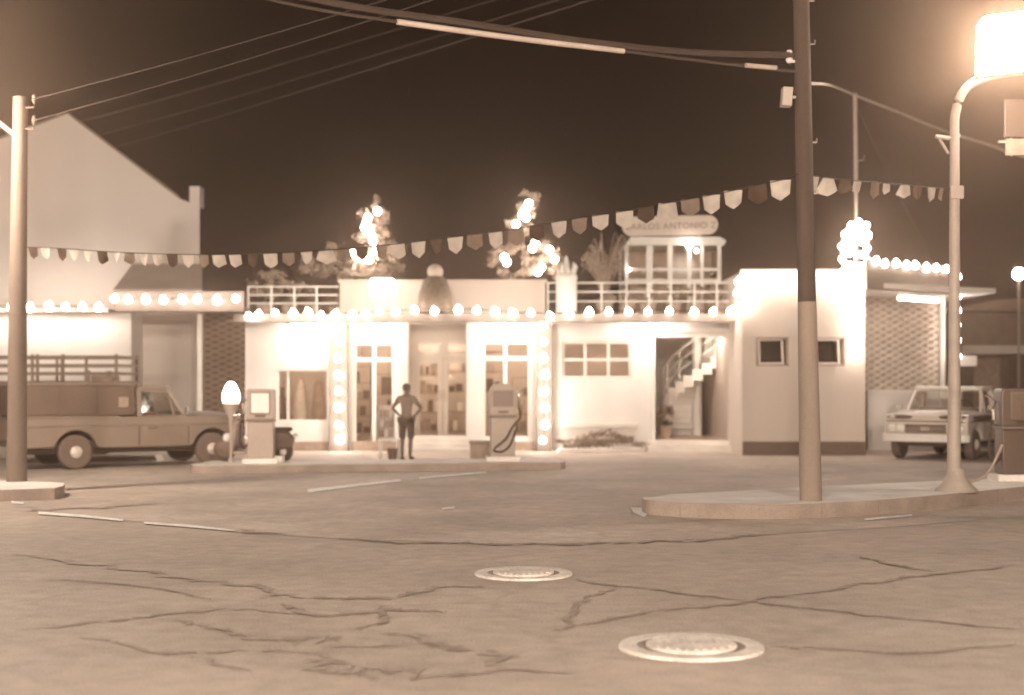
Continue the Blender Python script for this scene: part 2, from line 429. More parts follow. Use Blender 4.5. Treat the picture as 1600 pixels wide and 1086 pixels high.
def manhole(px, py, r, label, oval=1.0):
    c = G(px, py)
    e = empty('manhole_cover', (c.x, c.y, 0.0), label, 'manhole cover', 'manhole covers in the road')
    MB().lathe([(r, 0.002), (r, 0.012), (r * .98, 0.022), (r * .74, 0.022), (r * .73, 0.010)], n=40).build('collar', M['collar'], e)
    MB().lathe([(r * .735, 0.003), (r * .735, 0.018), (r * .62, 0.014)], n=40).build('ring', M['iron'], e)
    lid = MB().lathe([(r * .62, 0.004), (r * .62, 0.030), (r * .60, 0.034)], n=40)
    for i in range(-4, 5):
        h = math.sqrt(max(0.02, (r * .55) ** 2 - (i * r * .12) ** 2))
        lid.box(i * r * .12 - .012, i * r * .12 + .012, -h, h, 0.0345, 0.040)
    lid.build('lid', M['collar'], e)
manhole(1080, 1013, 0.46, 'large round manhole cover with a pale collar in the near road')
manhole(818, 898, 0.43, 'smaller looking manhole cover lying farther off, towards the pump island')

def slab(name, outline, h, top, face):
    """raised kerbed island: a face ring and a top sheet"""
    n = len(outline)
    mb = MB().add([(x, y, 0) for x, y in outline] + [(x, y, h) for x, y in outline], [(i, (i + 1) % n, (i + 1) % n + n, i + n) for i in range(n)])
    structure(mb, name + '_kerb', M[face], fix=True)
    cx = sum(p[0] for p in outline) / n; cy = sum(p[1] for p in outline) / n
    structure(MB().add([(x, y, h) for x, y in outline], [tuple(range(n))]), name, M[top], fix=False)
right_front = [G(1003, 800), G(1010, 804), G(1040, 807), G(1100, 810), G(1180, 812), G(1250, 811), G(1330, 807), G(1400, 802), G(1500, 792), G(1600, 781), G(1760, 764)]
hb = 0.19
right_back = [G(1760, 736, hb), G(1579, 747, hb), G(1450, 752, hb), G(1300, 759, hb), G(1150, 767, hb), G(1050, 772, hb), G(1018, 777, hb)]
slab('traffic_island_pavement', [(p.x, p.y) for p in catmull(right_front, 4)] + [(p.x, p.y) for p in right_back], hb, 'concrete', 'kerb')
kj = MB(); acc = 0.0; path = catmull(right_front, 14)
for a, b in zip(path, path[1:]):
    acc += (b - a).length
    if acc > .9:
        acc = 0.0; t = (b - a).normalized(); n_ = Vector((t.y, -t.x, 0))
        kj.obox(b + Vector((0, 0, hb / 2)) + n_ * .0, (.014, .008, hb + .004), Matrix.Rotation(math.atan2(t.y, t.x), 3, 'Z'))
structure(kj, 'kerb_joint', M['tar'], fix=False)
lf = [G(-220, 790), G(40, 783), G(85, 781), G(99, 777), G(101, 772)]
lb = [G(80, 753, .17), G(40, 751, .17), G(-220, 748, .17)]
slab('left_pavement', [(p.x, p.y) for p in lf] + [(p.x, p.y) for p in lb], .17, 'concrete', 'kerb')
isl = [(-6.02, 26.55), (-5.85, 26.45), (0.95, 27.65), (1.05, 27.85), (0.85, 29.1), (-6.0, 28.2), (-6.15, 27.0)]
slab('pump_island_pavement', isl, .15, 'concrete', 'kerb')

# ================================================================== POLES, LAMPS, CABLES
pb = Vector((X(1267, 17.94), 17.94, hb))
pt_top = Vector((X(1247, 17.94), 17.94, 8.6))
e = empty('utility_pole', pb, 'tall leaning wooden utility pole on the kerbed island, pale lower half', 'utility pole', 'utility poles beside the road')
def along(z): return pb + (pt_top - pb) * ((z - pb.z) / (pt_top.z - pb.z))
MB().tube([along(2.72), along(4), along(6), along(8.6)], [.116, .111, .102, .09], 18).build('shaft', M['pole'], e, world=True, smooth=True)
MB().tube([along(hb), along(1.0), along(2.72)], [.142, .134, .119], 18).build('pale_base', M['poleband'], e, world=True, smooth=True)  # lower length of the shaft in a paler tone
c = P(1229, 152, 17.9); MB().obox(c, (.13, .16, .24), Matrix.Rotation(R(4), 3, 'Y')).box(c.x, c.x + .12, 17.88, 17.92, c.z - .02, c.z + .02).build('junction_box', M['steel'], e, world=True, bevel=.01)
for z in (6.0, 6.55, 4.75, 4.1):
    a = along(z); MB().tube([a, a + Vector((.16, -.02, 0)), a + Vector((.16, -.02, .05))], .012, 6).build('step_bolt', M['steel'], e, world=True)
a = along(5.78); MB().lathe([(.03, -.08), (.05, -.04), (.03, 0), (.05, .04), (.03, .08)], a + Vector((-.17, -.02, .06)), 10).bar(a, a + Vector((-.18, -.02, .0)), .03).build('insulator', M['lens'], e, world=True)

lp = Vector((X(26, 21.8), 21.8, .17))
e = empty('utility_pole', lp, 'grey utility pole with a street lamp arm at the left edge beside the pickup', 'utility pole', 'utility poles beside the road')
MB().tube([lp, lp + Vector((.02, 0, 3)), lp + Vector((.06, 0, 5.95))], [.155, .135, .11], 18).build('shaft', M['poleleft'], e, world=True, smooth=True)
for zz in (5.62, 5.95):
    MB().tube([Vector((lp.x + .1, 21.77, zz)), Vector((lp.x + .30, 21.72, zz)), Vector((lp.x + .30, 21.72, zz + .06))], .014, 6).lathe([(.012, 0), (.03, .03), (.045, .06), (.03, .09), (.04, .12), (.015, .15)], (lp.x + .30, 21.72, zz + .05), 10).build('insulator', M['goods'], e, world=True)
def lamp_head(parent, c, w, d, h, rot, name_h='lamp_head', m_='lampleft'):
    """metal hood with a luminous box under and in front of it"""
    hd = MB().obox(Vector(c) + rot @ Vector((0, 0, h / 2 + .025)), (w * 1.08, d * 1.08, .05), rot).build(name_h, M['steel'], parent, world=True, bevel=.012)
    MB().obox(c, (w, d, h), rot).build('diffuser', M[m_], hd, world=True, bevel=.03)
lh = Vector((X(-230, 20.0), 20.0, 5.85))
MB().tube(catmull([lp + Vector((.05, 0, 5.3)), lp + Vector((-.5, -.3, 5.75)), lh + Vector((.5, .3, .48)), lh + Vector((0, 0, .40))], 6), .035, 8).build('lamp_arm', M['steel'], e, world=True, smooth=True)
lamp_head(e, lh, .85, .34, .66, Matrix.Identity(3))

b0 = Vector((X(1494, 19.5), 19.5, hb))
e = empty('street_lamp', b0, 'curved street lamp with a big glowing lantern on the kerbed island, beside the cream truck', 'street lamp', 'street lamps')
xs_ = b0.x - .02
MB().lathe([(.30, 0), (.28, .03), (.19, .12), (.13, .22), (.10, .32)], b0, 16).build('base', M['steel'], e, world=True, smooth=True)
zt = Z(126, 19.5)
arm = [Vector((xs_, 19.5, zt - .85)), Vector((xs_ + .01, 19.5, zt - .45)), Vector((xs_ + .12, 19.45, zt - .14)), Vector((xs_ + .38, 19.4, zt + .02)), Vector((xs_ + .8, 19.3, zt + .09)), Vector((xs_ + 1.35, 19.2, zt + .14))]
MB().tube([b0 + Vector((-.03, 0, .25)), b0 + Vector((-.025, 0, 2.4)), arm[0]] + catmull(arm, 6)[1:], [.095, .075, .066] + [.062] * (len(catmull(arm, 6)) - 1), 14).build('post', M['steel'], e, world=True, smooth=True)
MB().tube([P(1462, 213, 19.5), P(1482, 216, 19.5), P(1500, 212, 19.5)], .03, 8).tube([P(1468, 217, 19.5), P(1482, 240, 19.5)], .02, 6).build('bracket', M['steel'], e, world=True)
MB().box(xs_ - .09, xs_ + .09, 19.38, 19.43, Z(312, 19.5), Z(292, 19.5)).build('clamp', M['steel'], e, world=True)
fr = P(1572, 66, 19.3)
rot = Matrix.Rotation(R(-7), 3, 'Y') @ Matrix.Rotation(R(-12), 3, 'X')
hd = MB().prism([(-.46, -.40), (.52, -.40), (.44, .36), (-.30, .36)], -.16, .16).build('lantern', M['lamp'], e)
hd.matrix_parent_inverse = Matrix.Translation(-b0); hd.location = fr; hd.rotation_euler = rot.to_euler()
bv = hd.modifiers.new('bevel', 'BEVEL'); bv.width = .05; bv.segments = 3
ft = MB().prism([(-.50, -.47), (.56, -.47), (.56, -.415), (-.50, -.415)], -.05, .05).build('lantern_tray', M['steel'], e)
ft.matrix_parent_inverse = Matrix.Translation(-b0); ft.location = fr; ft.rotation_euler = rot.to_euler()
MB().tube([fr + rot @ Vector((.1, 0, -.46)), arm[4]], .04, 8).build('lantern_bracket', M['steel'], e, world=True)

# brighter street lamp copies added unseen behind the camera to light poles, pumps, trucks
for loc, rz, lab in (((-5.6, -8.0, 0), R(6), 'added unseen fill lamp, street lamp copy behind the camera at left'), ((4.2, -8.6, 0), R(4), 'added unseen fill lamp, street lamp copy behind the camera at right')):
    nl = copy_tree(e); nl.location = loc; nl.rotation_euler = (0, 0, rz); nl['label'] = lab
    for ch in nl.children:
        if ch.name.startswith('lantern') and 'tray' not in ch.name and 'bracket' not in ch.name:
            ch.data = ch.data.copy(); ch.data.materials[0] = M['lampfill']

# hanging sign plate at the right edge, on its own iron post beyond the frame
hp = Vector((X(1640, 22.5), 22.5, 0))
e = empty('hanging_sign', hp, 'blank upright sign plate hanging at the right edge below the glowing lantern', 'sign')
MB().tube([hp, hp + Vector((0, 0, 5.6))], .05, 10).tube([hp + Vector((0, 0, 5.55)), Vector((X(1560, 22.5), 22.5, 5.55))], .025, 8).build('post', M['steel'], e, world=True)
a, b = P(1569, 156, 22.5), P(1605, 214, 22.5)
MB().box(a.x, b.x, 22.47, 22.53, b.z, a.z).build('plate', M['truckdark'], e, world=True, bevel=.01)
a, b = P(1571, 217, 22.5), P(1605, 243, 22.5)
MB().box(a.x, b.x, 22.47, 22.53, b.z, a.z).build('lower_plate', M['goods2'], e, world=True, bevel=.01)
MB().tube([P(1580, 215, 22.5), P(1580, 245, 22.5)], .015, 6).build('hanger', M['steel'], e, world=True)

def cable(name, pts, r, label, material='cable', n=10, sub=8):
    return tag(MB().tube(catmull(pts, sub), r, 6).build(name, M[material], smooth=True), label, 'cable')
# left bundle: from the crossarm up over the road
for (zz, q1, q2, lab) in ((6.08, (332, 66, 19.6), (800, -62, 17.0), 'uppermost thin power cable rising from the left pole top'), (5.75, (332, 97, 19.6), (760, -28, 17.0), 'second thin power cable leaving the left pole over the gable peak')):
    a = Vector((lp.x + .30, 21.72, zz)); b = P(*q2)
    cable('power_cable', [a, a.lerp(b, .33) - Vector((0, 0, .05)), a.lerp(b, .66) - Vector((0, 0, .05)), b], .010, lab, 'cable')
gy = 43.0
for (p, q, lab) in (((108, 183), (600, 52), 'faint power cable passing right behind the gable peak'), ((140, 203), (640, 70), 'faint power cable meeting the upper slope of the gable roof'),
                    ((168, 219), (420, 158), 'lowest faint power cable meeting the middle of the gable roof slope')):
    a = P(*p, gy) + Vector((-2, 0, -.75)); m_ = P(*q, 33.0)
    k = P(q[0] + 2.2 * (q[0] - p[0]), q[1] + 2.2 * (q[1] - p[1]) - 40, 24.0)
    cable('power_cable', [a, (a + m_) / 2 - Vector((0, 0, .08)), m_, k], .016, lab, 'pole')
# right bundle from the right pole, two thick cables, one with a pale sleeve
ca = along(5.62); cb = along(5.80)
low = [ca + Vector((-.05, -.02, .02)), P(1100, 96, 17.5), P(975, 80, 17.1), P(800, 59, 16.6), P(620, 34, 16.1), P(480, 12, 15.7), P(300, -30, 15)]
cable('overhead_cable', low, .020, 'lower overhead cable running left from the leaning pole, with a pale sleeve', 'pole')
tag(MB().tube(catmull(low[2:5], 10), .034, 10).build('cable_sleeve', M['cablepale'], smooth=True), 'long pale sleeve clipped on the lower overhead cable left of the leaning pole', 'cable sleeve')
tag(MB().tube(catmull([P(1213, 106, 17.75), P(1165, 102, 17.6)], 3), .03, 8).build('cable_sleeve', M['cablepale'], smooth=True), 'short pale sleeve on the lower overhead cable close to the leaning pole', 'cable sleeve')
cable('overhead_cable', [cb + Vector((-.12, -.02, .06)), P(1080, 82, 17.4), P(900, 63, 16.9), P(740, 38, 16.5), P(560, 12, 16.0), P(400, -20, 15.5)], .042, 'thick dark upper overhead cable bundle running left from the leaning pole', 'pole')
# service wire from the pole to the mast on the wing roof and on to the right
mast_top = P(1336, 149, 34.0)
w0 = along(5.50) + Vector((.09, -.02, 0))
cable('service_wire', [w0, P(1300, 134, 24.5), mast_top, ], .022, 'service wire from the leaning pole to the thin roof mast', 'steel')
cable('service_wire', [mast_top, P(1410, 178, 36), P(1480, 206, 38), P(1570, 236, 40), P(1660, 282, 43), Vector((X(1750, 46), 46, 4.66))], .03, 'service wire sloping down right from the thin roof mast behind the lamp', 'steel')
cable('stay_wire', [P(1338, 165, 34.0), P(1380, 255, 35), P(1440, 372, 36), P(1470, 420, 36.5)], .012, 'faint stay wire slanting down right from the roof mast', 'pole')
mz = 4.30
e = empty('roof_mast', (mast_top.x + .02, 34.0, mz), 'thin upright mast on the right wing roof carrying the service wire', 'mast')
MB().tube([Vector((mast_top.x + .03, 34.0, mz)), mast_top + Vector((.02, 0, -1.6)), mast_top + Vector((0, 0, .05))], [.035, .05, .05], 10).build('pipe', M['steel'], e, world=True, smooth=True)
q = mast_top + Vector((0, 0, -1.6)); MB().tube([q, q + Vector((.22, 0, .05)), q + Vector((.22, 0, .15))], .018, 6).build('hook', M['steel'], e, world=True)

# ================================================================== BUNTING
def bunting(a, b, rows, ys, label, seed):
    """rows: (pixel x, width px, height px, tone); ys: (pixel x, row) of the cord"""
    r2 = random.Random(seed)
    dx, dy = b.x - a.x, b.y - a.y
    def at(px):
        k = (px - 800.0) / F
        t = (k * a.y - a.x) / (dx - k * dy)
        y = a.y + t * dy
        for (p, q) in zip(ys, ys[1:]):
            if p[0] <= px <= q[0] or q is ys[-1]:
                py = p[1] + (q[1] - p[1]) * (px - p[0]) / (q[0] - p[0]); break
        return Vector((a.x + t * dx, y, Z(py, y)))
    e = empty('bunting', a, label, 'bunting', 'bunting over the forecourt')
    MB().tube(catmull([at(p[0]) for p in ys], 6), .007, 5).build('cord', M['cable'], e, world=True)
    ux = Vector((dx, dy, 0)).normalized(); nn = Vector((-ux.y, ux.x, 0))
    for (px, w, h, tone) in rows:
        c = at(px + r2.uniform(-1.5, 1.5)); w *= r2.uniform(.92, 1.06); h *= r2.uniform(.92, 1.08); sc = c.y / F; hw = w * sc / 2; hh = h * sc
        mb = MB(); vs = []; fs = []; ph = r2.uniform(0, 6); tw = r2.gauss(0, .28); nx, nz = 4, 4
        for j in range(nz + 1):
            for i in range(nx + 1):
                u = -1 + 2 * i / nx; v = j / nz
                drop = 1 - .30 * abs(u) ** 1.1
                p = c + ux * (u * hw * (1 - .05 * v)) - Vector((0, 0, v * hh * drop)) + nn * (v * (.02 * math.sin(3 * u + ph) + tw * hw * u * 2 + .03))
                vs.append(p)
        for j in range(nz):
            for i in range(nx): k = j * (nx + 1) + i; fs.append((k, k + 1, k + nx + 2, k + nx + 1))
        mb.add(vs, fs).build('flag', M['flag' + tone], e, world=True, smooth=True, fix=False)
L0 = Vector((lp.x + .04, 21.8, Z(383, 21.8))); R0 = Vector((along(4.30).x, 17.94, Z(277, 17.94)))
pale, mid_, drk = 'pale', 'mid', 'dark'
rows = [(52, 17, 19, drk), (72, 16, 18, pale), (95, 17, 19, drk), (114, 16, 18, pale), (136, 16, 18, pale), (158, 18, 20, drk), (180, 16, 18, pale), (201, 18, 19, mid_), (223, 17, 19, pale), (245, 17, 19, pale), (268, 19, 20, drk), (292, 20, 20, pale), (317, 18, 20, mid_),
        (340, 21, 22, pale), (367, 22, 22, pale), (394, 19, 21, drk), (421, 23, 23, pale), (450, 22, 23, mid_), (478, 22, 22, pale), (508, 24, 22, pale), (536, 22, 22, mid_), (565, 22, 22, drk), (594, 22, 22, mid_), (623, 22, 23, pale), (653, 25, 25, pale),
        (682, 22, 23, drk), (712, 27, 26, pale), (742, 25, 25, mid_), (773, 25, 26, pale), (805, 27, 28, mid_), (838, 25, 26, drk), (872, 27, 27, pale), (904, 26, 26, mid_), (937, 26, 25, pale), (975, 27, 26, pale), (1008, 27, 26, drk), (1043, 28, 28, pale), (1077, 28, 27, mid_), (1110, 29, 29, pale),
        (1146, 30, 30, pale), (1183, 30, 28, drk), (1218, 31, 30, pale)]
bunting(L0, R0, rows, [(34, 386), (90, 388), (200, 395), (320, 398), (420, 396), (510, 391), (623, 381), (712, 370), (805, 358), (872, 346), (975, 330), (1043, 317), (1110, 305), (1218, 282), (1243, 275)], 'long bunting of pale and dark pennants from the left pole up to the leaning pole', 3)
R1 = Vector((xs_, 19.45, Z(296, 19.45)))
bunting(R0, R1, [(1272, 21, 26, pale), (1296, 22, 27, pale), (1320, 22, 22, drk), (1342, 17, 22, pale), (1367, 18, 25, mid_), (1387, 14, 18, pale), (1413, 18, 22, pale), (1436, 17, 22, drk), (1455, 18, 24, pale), (1473, 10, 22, mid_)],
        [(1243, 273), (1272, 275), (1320, 281), (1380, 286), (1440, 291), (1484, 295)], 'short bunting of pennants between the leaning pole and the curved street lamp', 5)

# ================================================================== STATION BUILDING
FY = 35.6
def fx(px): return X(px, FY)
def fz(py): return Z(py, FY)
sb = empty('station_building', (fx(700), FY, 0), 'long low white filling station with a flat bulb-lined canopy and tall shop windows', 'building')
H_ROOF = 3.25
holes = [(fx(432), fx(513), fz(659), fz(577)), (fx(550), fx(618), fz(699), fz(533)), (fx(637), fx(729), 0.0, fz(505)), (fx(752), fx(831), fz(688), fz(531)),
         (fx(878), fx(987), fz(592), fz(532)), (fx(1023), fx(1148), fz(689), fz(527))]
MB().wall(fx(383), fx(1160), 0, H_ROOF, FY, .25, holes).build('wall', M['white'], sb, world=True)
sd = MB(); sd.box(fx(383), fx(383) + .25, FY + .25, 42, 0, H_ROOF); sd.box(fx(383), fx(1160), 42, 42.2, 0, H_ROOF)
sd.build('side_wall', M['white'], sb, world=True)
MB().box(fx(383) + .25, fx(1160), FY + .252, 42, -.05, .28).build('floor', M['floor'], sb, world=True)
rm = MB()
rm.box(fx(383) + .26, fx(1010), 39.6, 39.8, .28, H_ROOF); rm.box(fx(860), fx(860) + .12, FY + .252, 39.6, .28, H_ROOF); rm.box(fx(1010), fx(1010) + .12, FY + .252, 41.99, .28, H_ROOF)
rm.box(fx(530), fx(530) + .12, FY + .252, 39.6, .28, H_ROOF)
rm.build('room_wall', M['room'], sb, world=True)
CY = 34.45
MB().box(fx(378), fx(1163), CY, 42.2, H_ROOF + .003, 3.40).box(fx(378), fx(1163), CY - .06, CY, 3.20, 3.41).build('canopy', M['edge'], sb, world=True, bevel=.015)
# solid parapet between the two railings
PY = 35.5
MB().box(X(531, PY), X(852, PY), PY, PY + .18, 3.425, Z(441, PY)).box(X(528, PY), X(855, PY), PY - .03, PY + .21, Z(441, PY), Z(437, PY)).build('parapet', M['tanwall'], sb, world=True, bevel=.01)
# pilasters that carry the bulb columns, plinths and steps
for a, b in ((516, 545), (838, 862)):
    MB().box(fx(a), fx(b), FY - .22, FY - .003, 0, 3.2).build('pilaster', M['edge'], sb, world=True, bevel=.01)
for a, b in ((386, 515), (549, 620), (739, 836)): MB().box(fx(a), fx(b), FY - .04, FY - .004, 0, fz(690)).build('plinth', M['goods2'], sb, world=True)
for i, (py, yy) in enumerate(((704, 34.5), (697, 34.85), (690, 35.2))):
    MB().box(X(634, yy), X(738, yy), yy, FY + (.9 if i == 2 else -.01) , .0 if i == 0 else [.0, .125, .245][i], [.12, .24, .36][i]).build('step', M['concrete'], sb, world=True, bevel=.01)
for i in range(2):
    MB().box(X(1012 + 3 * i, 35.0), X(1160 - 2 * i, 35.0), 35.0 + .3 * i, FY - .004, [0, .145][i], [.14, .28][i]).build('step', M['concrete'], sb, world=True, bevel=.01)

def window(parent, x0, x1, z0, z1, y, cols, rows, fw=.06, name='window', depth=.06, glass='glass', material='frame'):
    """cols / rows: positions of the bars between the panes, in metres"""
    f = MB()
    f.box(x0, x1, y, y + depth, z0, z0 + fw); f.box(x0, x1, y, y + depth, z1 - fw, z1)
    f.box(x0, x0 + fw, y, y + depth, z0 + fw, z1 - fw); f.box(x1 - fw, x1, y, y + depth, z0 + fw, z1 - fw)
    for c in cols: f.box(c - fw / 2, c + fw / 2, y + .002, y + depth - .002, z0 + fw, z1 - fw)
    for r_ in rows: f.box(x0 + fw, x1 - fw, y + .004, y + depth - .004, r_ - fw / 2, r_ + fw / 2)
    o = f.build(name, M[material], parent, world=True)
    MB().add([(x0, y + depth / 2, z0), (x1, y + depth / 2, z0), (x1, y + depth / 2, z1), (x0, y + depth / 2, z1)], [(0, 1, 2, 3)]).build('pane', M[glass], o, world=True, fix=False)
    return o
window(sb, *holes[0], FY + .08, [fx(449)], [], .05)
window(sb, *holes[1], FY + .08, [fx(584)], [fz(562)], .10)
window(sb, *holes[3], FY + .08, [fx(789)], [fz(560)], .10)
window(sb, *holes[4], FY + .08, [fx(914.5), fx(951)], [fz(562)], .075)
# recessed door bay
DY = FY + .75
rc = MB()
rc.wall(fx(634), fx(732), .36, H_ROOF, DY, .1, [(X(655, DY), X(685, DY), Z(553, DY), Z(537, DY)), (X(699, DY), X(727, DY), Z(553, DY), Z(537, DY)), (X(652, DY), X(731, DY), .36, Z(560, DY))])
rc.box(fx(634), fx(637), FY + .252, DY, .36, H_ROOF); rc.box(fx(729), fx(732), FY + .252, DY, .36, H_ROOF)
rc.build('door_recess', M['door'], sb, world=True)
for a, b, g in ((653, 690.5, (656, 684)), (692.5, 731, (700, 727))):
    d = MB().wall(X(a, DY), X(b, DY), .37, Z(561, DY), DY + .02, .05, [(X(g[0], DY), X(g[1], DY), Z(679, DY), Z(568, DY))]).build('door', M['door'], sb, world=True)
    MB().add([(X(g[0], DY), DY + .045, Z(679, DY)), (X(g[1], DY), DY + .045, Z(679, DY)), (X(g[1], DY), DY + .045, Z(568, DY)), (X(g[0], DY), DY + .045, Z(568, DY))], [(0, 1, 2, 3)]).build('pane', M['glass'], d, world=True, fix=False)
    hx = X(688 if a < 690 else 695, DY); MB().tube([(hx, DY - .05, 1.3), (hx, DY - .05, 1.55)], .012, 6).box(hx - .015, hx + .015, DY - .05, DY + .02, 1.29, 1.31).build('handle', M['chrome'], d, world=True)
# open entrance with a heavy white surround
en = MB()
en.box(fx(1148), fx(1159), FY - .16, FY - .003, .282, fz(520)); en.box(fx(1017), fx(1023), FY - .16, FY - .003, .282, fz(520)); en.box(fx(1017), fx(1159), FY - .16, FY - .004, fz(520) + .002, fz(513))
en.build('entrance_surround', M['frame'], sb, world=True, bevel=.01)
MB().box(fx(875), fx(997), FY - .16, FY - .003, fz(668), fz(661)).build('wall_ledge', M['concrete'], sb, world=True, bevel=.008)
# room lamps (round glass lamps under the ceiling)
for (px, yy) in ((470, 37.4), (600, 37.8), (690, 38.4), (800, 37.8), (1112, 36.9), (940, 37.5)):
    o = MB().lathe([(.05, 0), (.16, -.04), (.19, -.10), (.14, -.17), (.02, -.19)], (X(px, yy), yy, H_ROOF - .01), 14).build('ceiling_lamp', M['roomlamp'], sb, world=True, smooth=True)

# tube lamps under the canopy soffit
for (pa, pb_) in ((455, 520), (566, 626), (758, 828), (985, 1052)):
    o = MB().box(X(pa, 34.95) - .05, X(pb_, 34.95) + .05, 34.88, 35.02, 3.19, H_ROOF).build('soffit_lamp', M['frame'], sb, world=True)
    MB().tube([(X(pa, 34.95), 34.95, 3.15), (X(pb_, 34.95), 34.95, 3.15)], .035, 10).build('tube', M['soffit'], o, world=True)
# railings on the terrace
def railing(parent, px0, px1, rows, y, posts):
    rl = MB()
    for r_ in rows: rl.tube([P(px0, r_, y), P(px1, r_, y)], .022, 6)
    rl.build('railing', M['frame'], parent, world=True)
    for p in posts: MB().box(X(p, y) - .022, X(p, y) + .022, y - .022, y + .022, 3.42, Z(rows[0] - 1, y)).build('railing_post', M['frame'], parent, world=True)
railing(sb, 388, 529, (448, 461, 474), PY, (388, 424, 460, 495))
railing(sb, 855, 1150, (442, 456, 471), PY, (856, 900, 940, 979, 1014, 1048, 1085, 1120, 1150))

# ------------------------------------------------------------------ curved stair inside the entrance
C = Vector((X(1092, 38.6), 38.6, 0))
st = empty('curved_staircase', (C.x, C.y, .28), 'white curved staircase winding up inside the open entrance', 'staircase')
def sp(a, r_, z): return Vector((C.x + r_ * math.cos(R(a)), C.y + r_ * math.sin(R(a)), z))
NS = 17; a0, a1 = 105, 355
stp = MB(); strg = MB()
for i in range(NS):
    t0, t1 = a0 + (a1 - a0) * i / NS, a0 + (a1 - a0) * (i + 1) / NS + 2
    z1 = .28 + .165 * (i + 1); zb = z1 - .30 if i > 1 else .285
    vs = [sp(t0, .2, zb), sp(t0, .98, zb), sp(t1, .98, zb), sp(t1, .2, zb), sp(t0, .2, z1), sp(t0, .98, z1), sp(t1, .98, z1), sp(t1, .2, z1)]
    stp.add(vs, [(3, 2, 1, 0), (4, 5, 6, 7), (0, 1, 5, 4), (1, 2, 6, 5), (2, 3, 7, 6), (3, 0, 4, 7)])
stp.build('steps', M['frame'], st, world=True)
for k, hgt in enumerate((.35, .62, .9)):
    pts = [sp(a0 + (a1 + 40 - a0) * i / 40, .96, .28 + min(1, i / 34) * .165 * NS + hgt) for i in range(41)]
    MB().tube(pts, .022 if k == 2 else .013, 6).build('handrail', M['frame'], st, world=True, smooth=True)
for i in range(0, NS, 2):
    a = a0 + (a1 - a0) * (i + .5) / NS; z = .28 + .165 * (i + 1); MB().tube([sp(a, .95, z), sp(a, .95, z + .85)], .012, 5).build('baluster', M['frame'], st, world=True)
MB().lathe([(.13, .28), (.13, 3.2)], (C.x - .05, C.y, 0), 14).build('column', M['frame'], st, world=True, smooth=True)
o = MB().box(X(1084, 40.5), X(1122, 40.5), 40.3, 40.5, .285, 2.15).build('cupboard', M['goods']); tag(o, 'tall dark cupboard standing behind the curved staircase', 'cupboard')
e = empty('potted_plant', (X(1040, 37.0), 37.0, .28), 'small dark potted plant standing at the foot of the curved staircase', 'plant')
MB().lathe([(.12, 0), (.17, .28), (.18, .30)], n=12).build('pot', M['pot'], e, smooth=True)
MB().foliage((0, 0, .62), (.26, .26, .34), 130, .10, random.Random(2)).build('foliage', M['leaf'], e, fix=False)

# ------------------------------------------------------------------ goods seen through the shop windows
def shelf_unit(px, y, w, h, n, seed, label):
    r2 = random.Random(seed)
    e = empty('display_shelf', (X(px, y), y, .28), label, 'shelf', 'display shelves in the shop')
    fr = MB()
    for s_ in (-1, 1): fr.box(s_ * w / 2 - .02, s_ * w / 2 + .02, -.18, .18, 0, h)
    fr.build('uprights', M['goods2'], e)
    for k in range(n):
        z = .12 + k * (h - .15) / (n - 1)
        MB().box(-w / 2 + .021, w / 2 - .021, -.18, .18, z, z + .03).build('shelf', M['goods2'], e)
    stk = []
    for k in range(n - 1):
        z = .152 + k * (h - .15) / (n - 1); x = -w / 2 + .05
        while x < w / 2 - .16:
            ww = r2.uniform(.07, .2); hh = r2.uniform(.12, .34)
            if r2.random() < .8: stk.append((x, ww, z, hh, r2.choice(('goods', 'goods2', 'goods3', 'goods'))))
            x += ww + r2.uniform(.02, .08)
    for m_ in ('goods', 'goods2', 'goods3'):
        b_ = MB()
        for (x, ww, z, hh, q) in stk:
            if q == m_: b_.box(x, x + ww, -.13, .1, z, z + hh)
        if b_.v: tag(b_.build('goods', M[m_], e, bevel=.008), kind='stuff')
shelf_unit(562, 37.2, .62, 1.9, 5, 11, 'tall shelf of mixed goods behind the left half of the left shop window')
shelf_unit(604, 37.9, .7, 1.7, 4, 12, 'shelf of goods behind the right half of the left shop window')
shelf_unit(672, 38.6, .75, 2.2, 5, 13, 'dark tall shelf of goods seen through the left door leaf')
shelf_unit(716, 38.2, .6, 2.3, 5, 14, 'dark tall shelf of goods seen through the right door leaf')
shelf_unit(765, 38.0, .7, 2.3, 5, 15, 'dark shelf of goods left of the bar in the right shop window')
shelf_unit(815, 37.6, .5, 1.6, 4, 16, 'low shelf of goods right of the bar in the right shop window')
o = MB().box(X(596, 36.3), X(618, 36.3), 36.28, 36.31, Z(617, 36.3), Z(589, 36.3)).tube([P(607, 589, 36.3), P(607, 525, 36.3)], .006, 5).build('hanging_board', M['goods']); tag(o, 'dark square board hanging inside the left shop window', 'sign board')
dm = random.Random(8)
for (px, lab) in ((441, 'dark slim bottle-shaped oil drum rack left in the small display window'), (470, 'pale draped cloth hanging in the middle of the small display window'), (498, 'mid-tone draped cloth hanging right in the small display window')):
    e = tag(MB().lathe([(.16, 0), (.2, .35), (.15, .8), (.11, 1.1), (.03, 1.2)] if px > 450 else [(.11, 0), (.11, .7), (.05, .8), (.05, 1.0)], (X(px, 36.4), 36.4, .62), 12).build('display_drape' if px > 450 else 'oil_drum', M['goods3' if px == 470 else ('goods2' if px > 450 else 'goods')], smooth=True), None, None)
    tag(e, lab if px > 450 else 'dark slim oil drum at the left of the small display window', 'drape' if px > 450 else 'drum')
o = MB().box(X(425, 36.2), X(518, 36.2), 35.9, 36.8, .285, .615).build('display_plinth', M['room'], bevel=.01); tag(o, 'low display plinth behind the small display window', 'plinth')

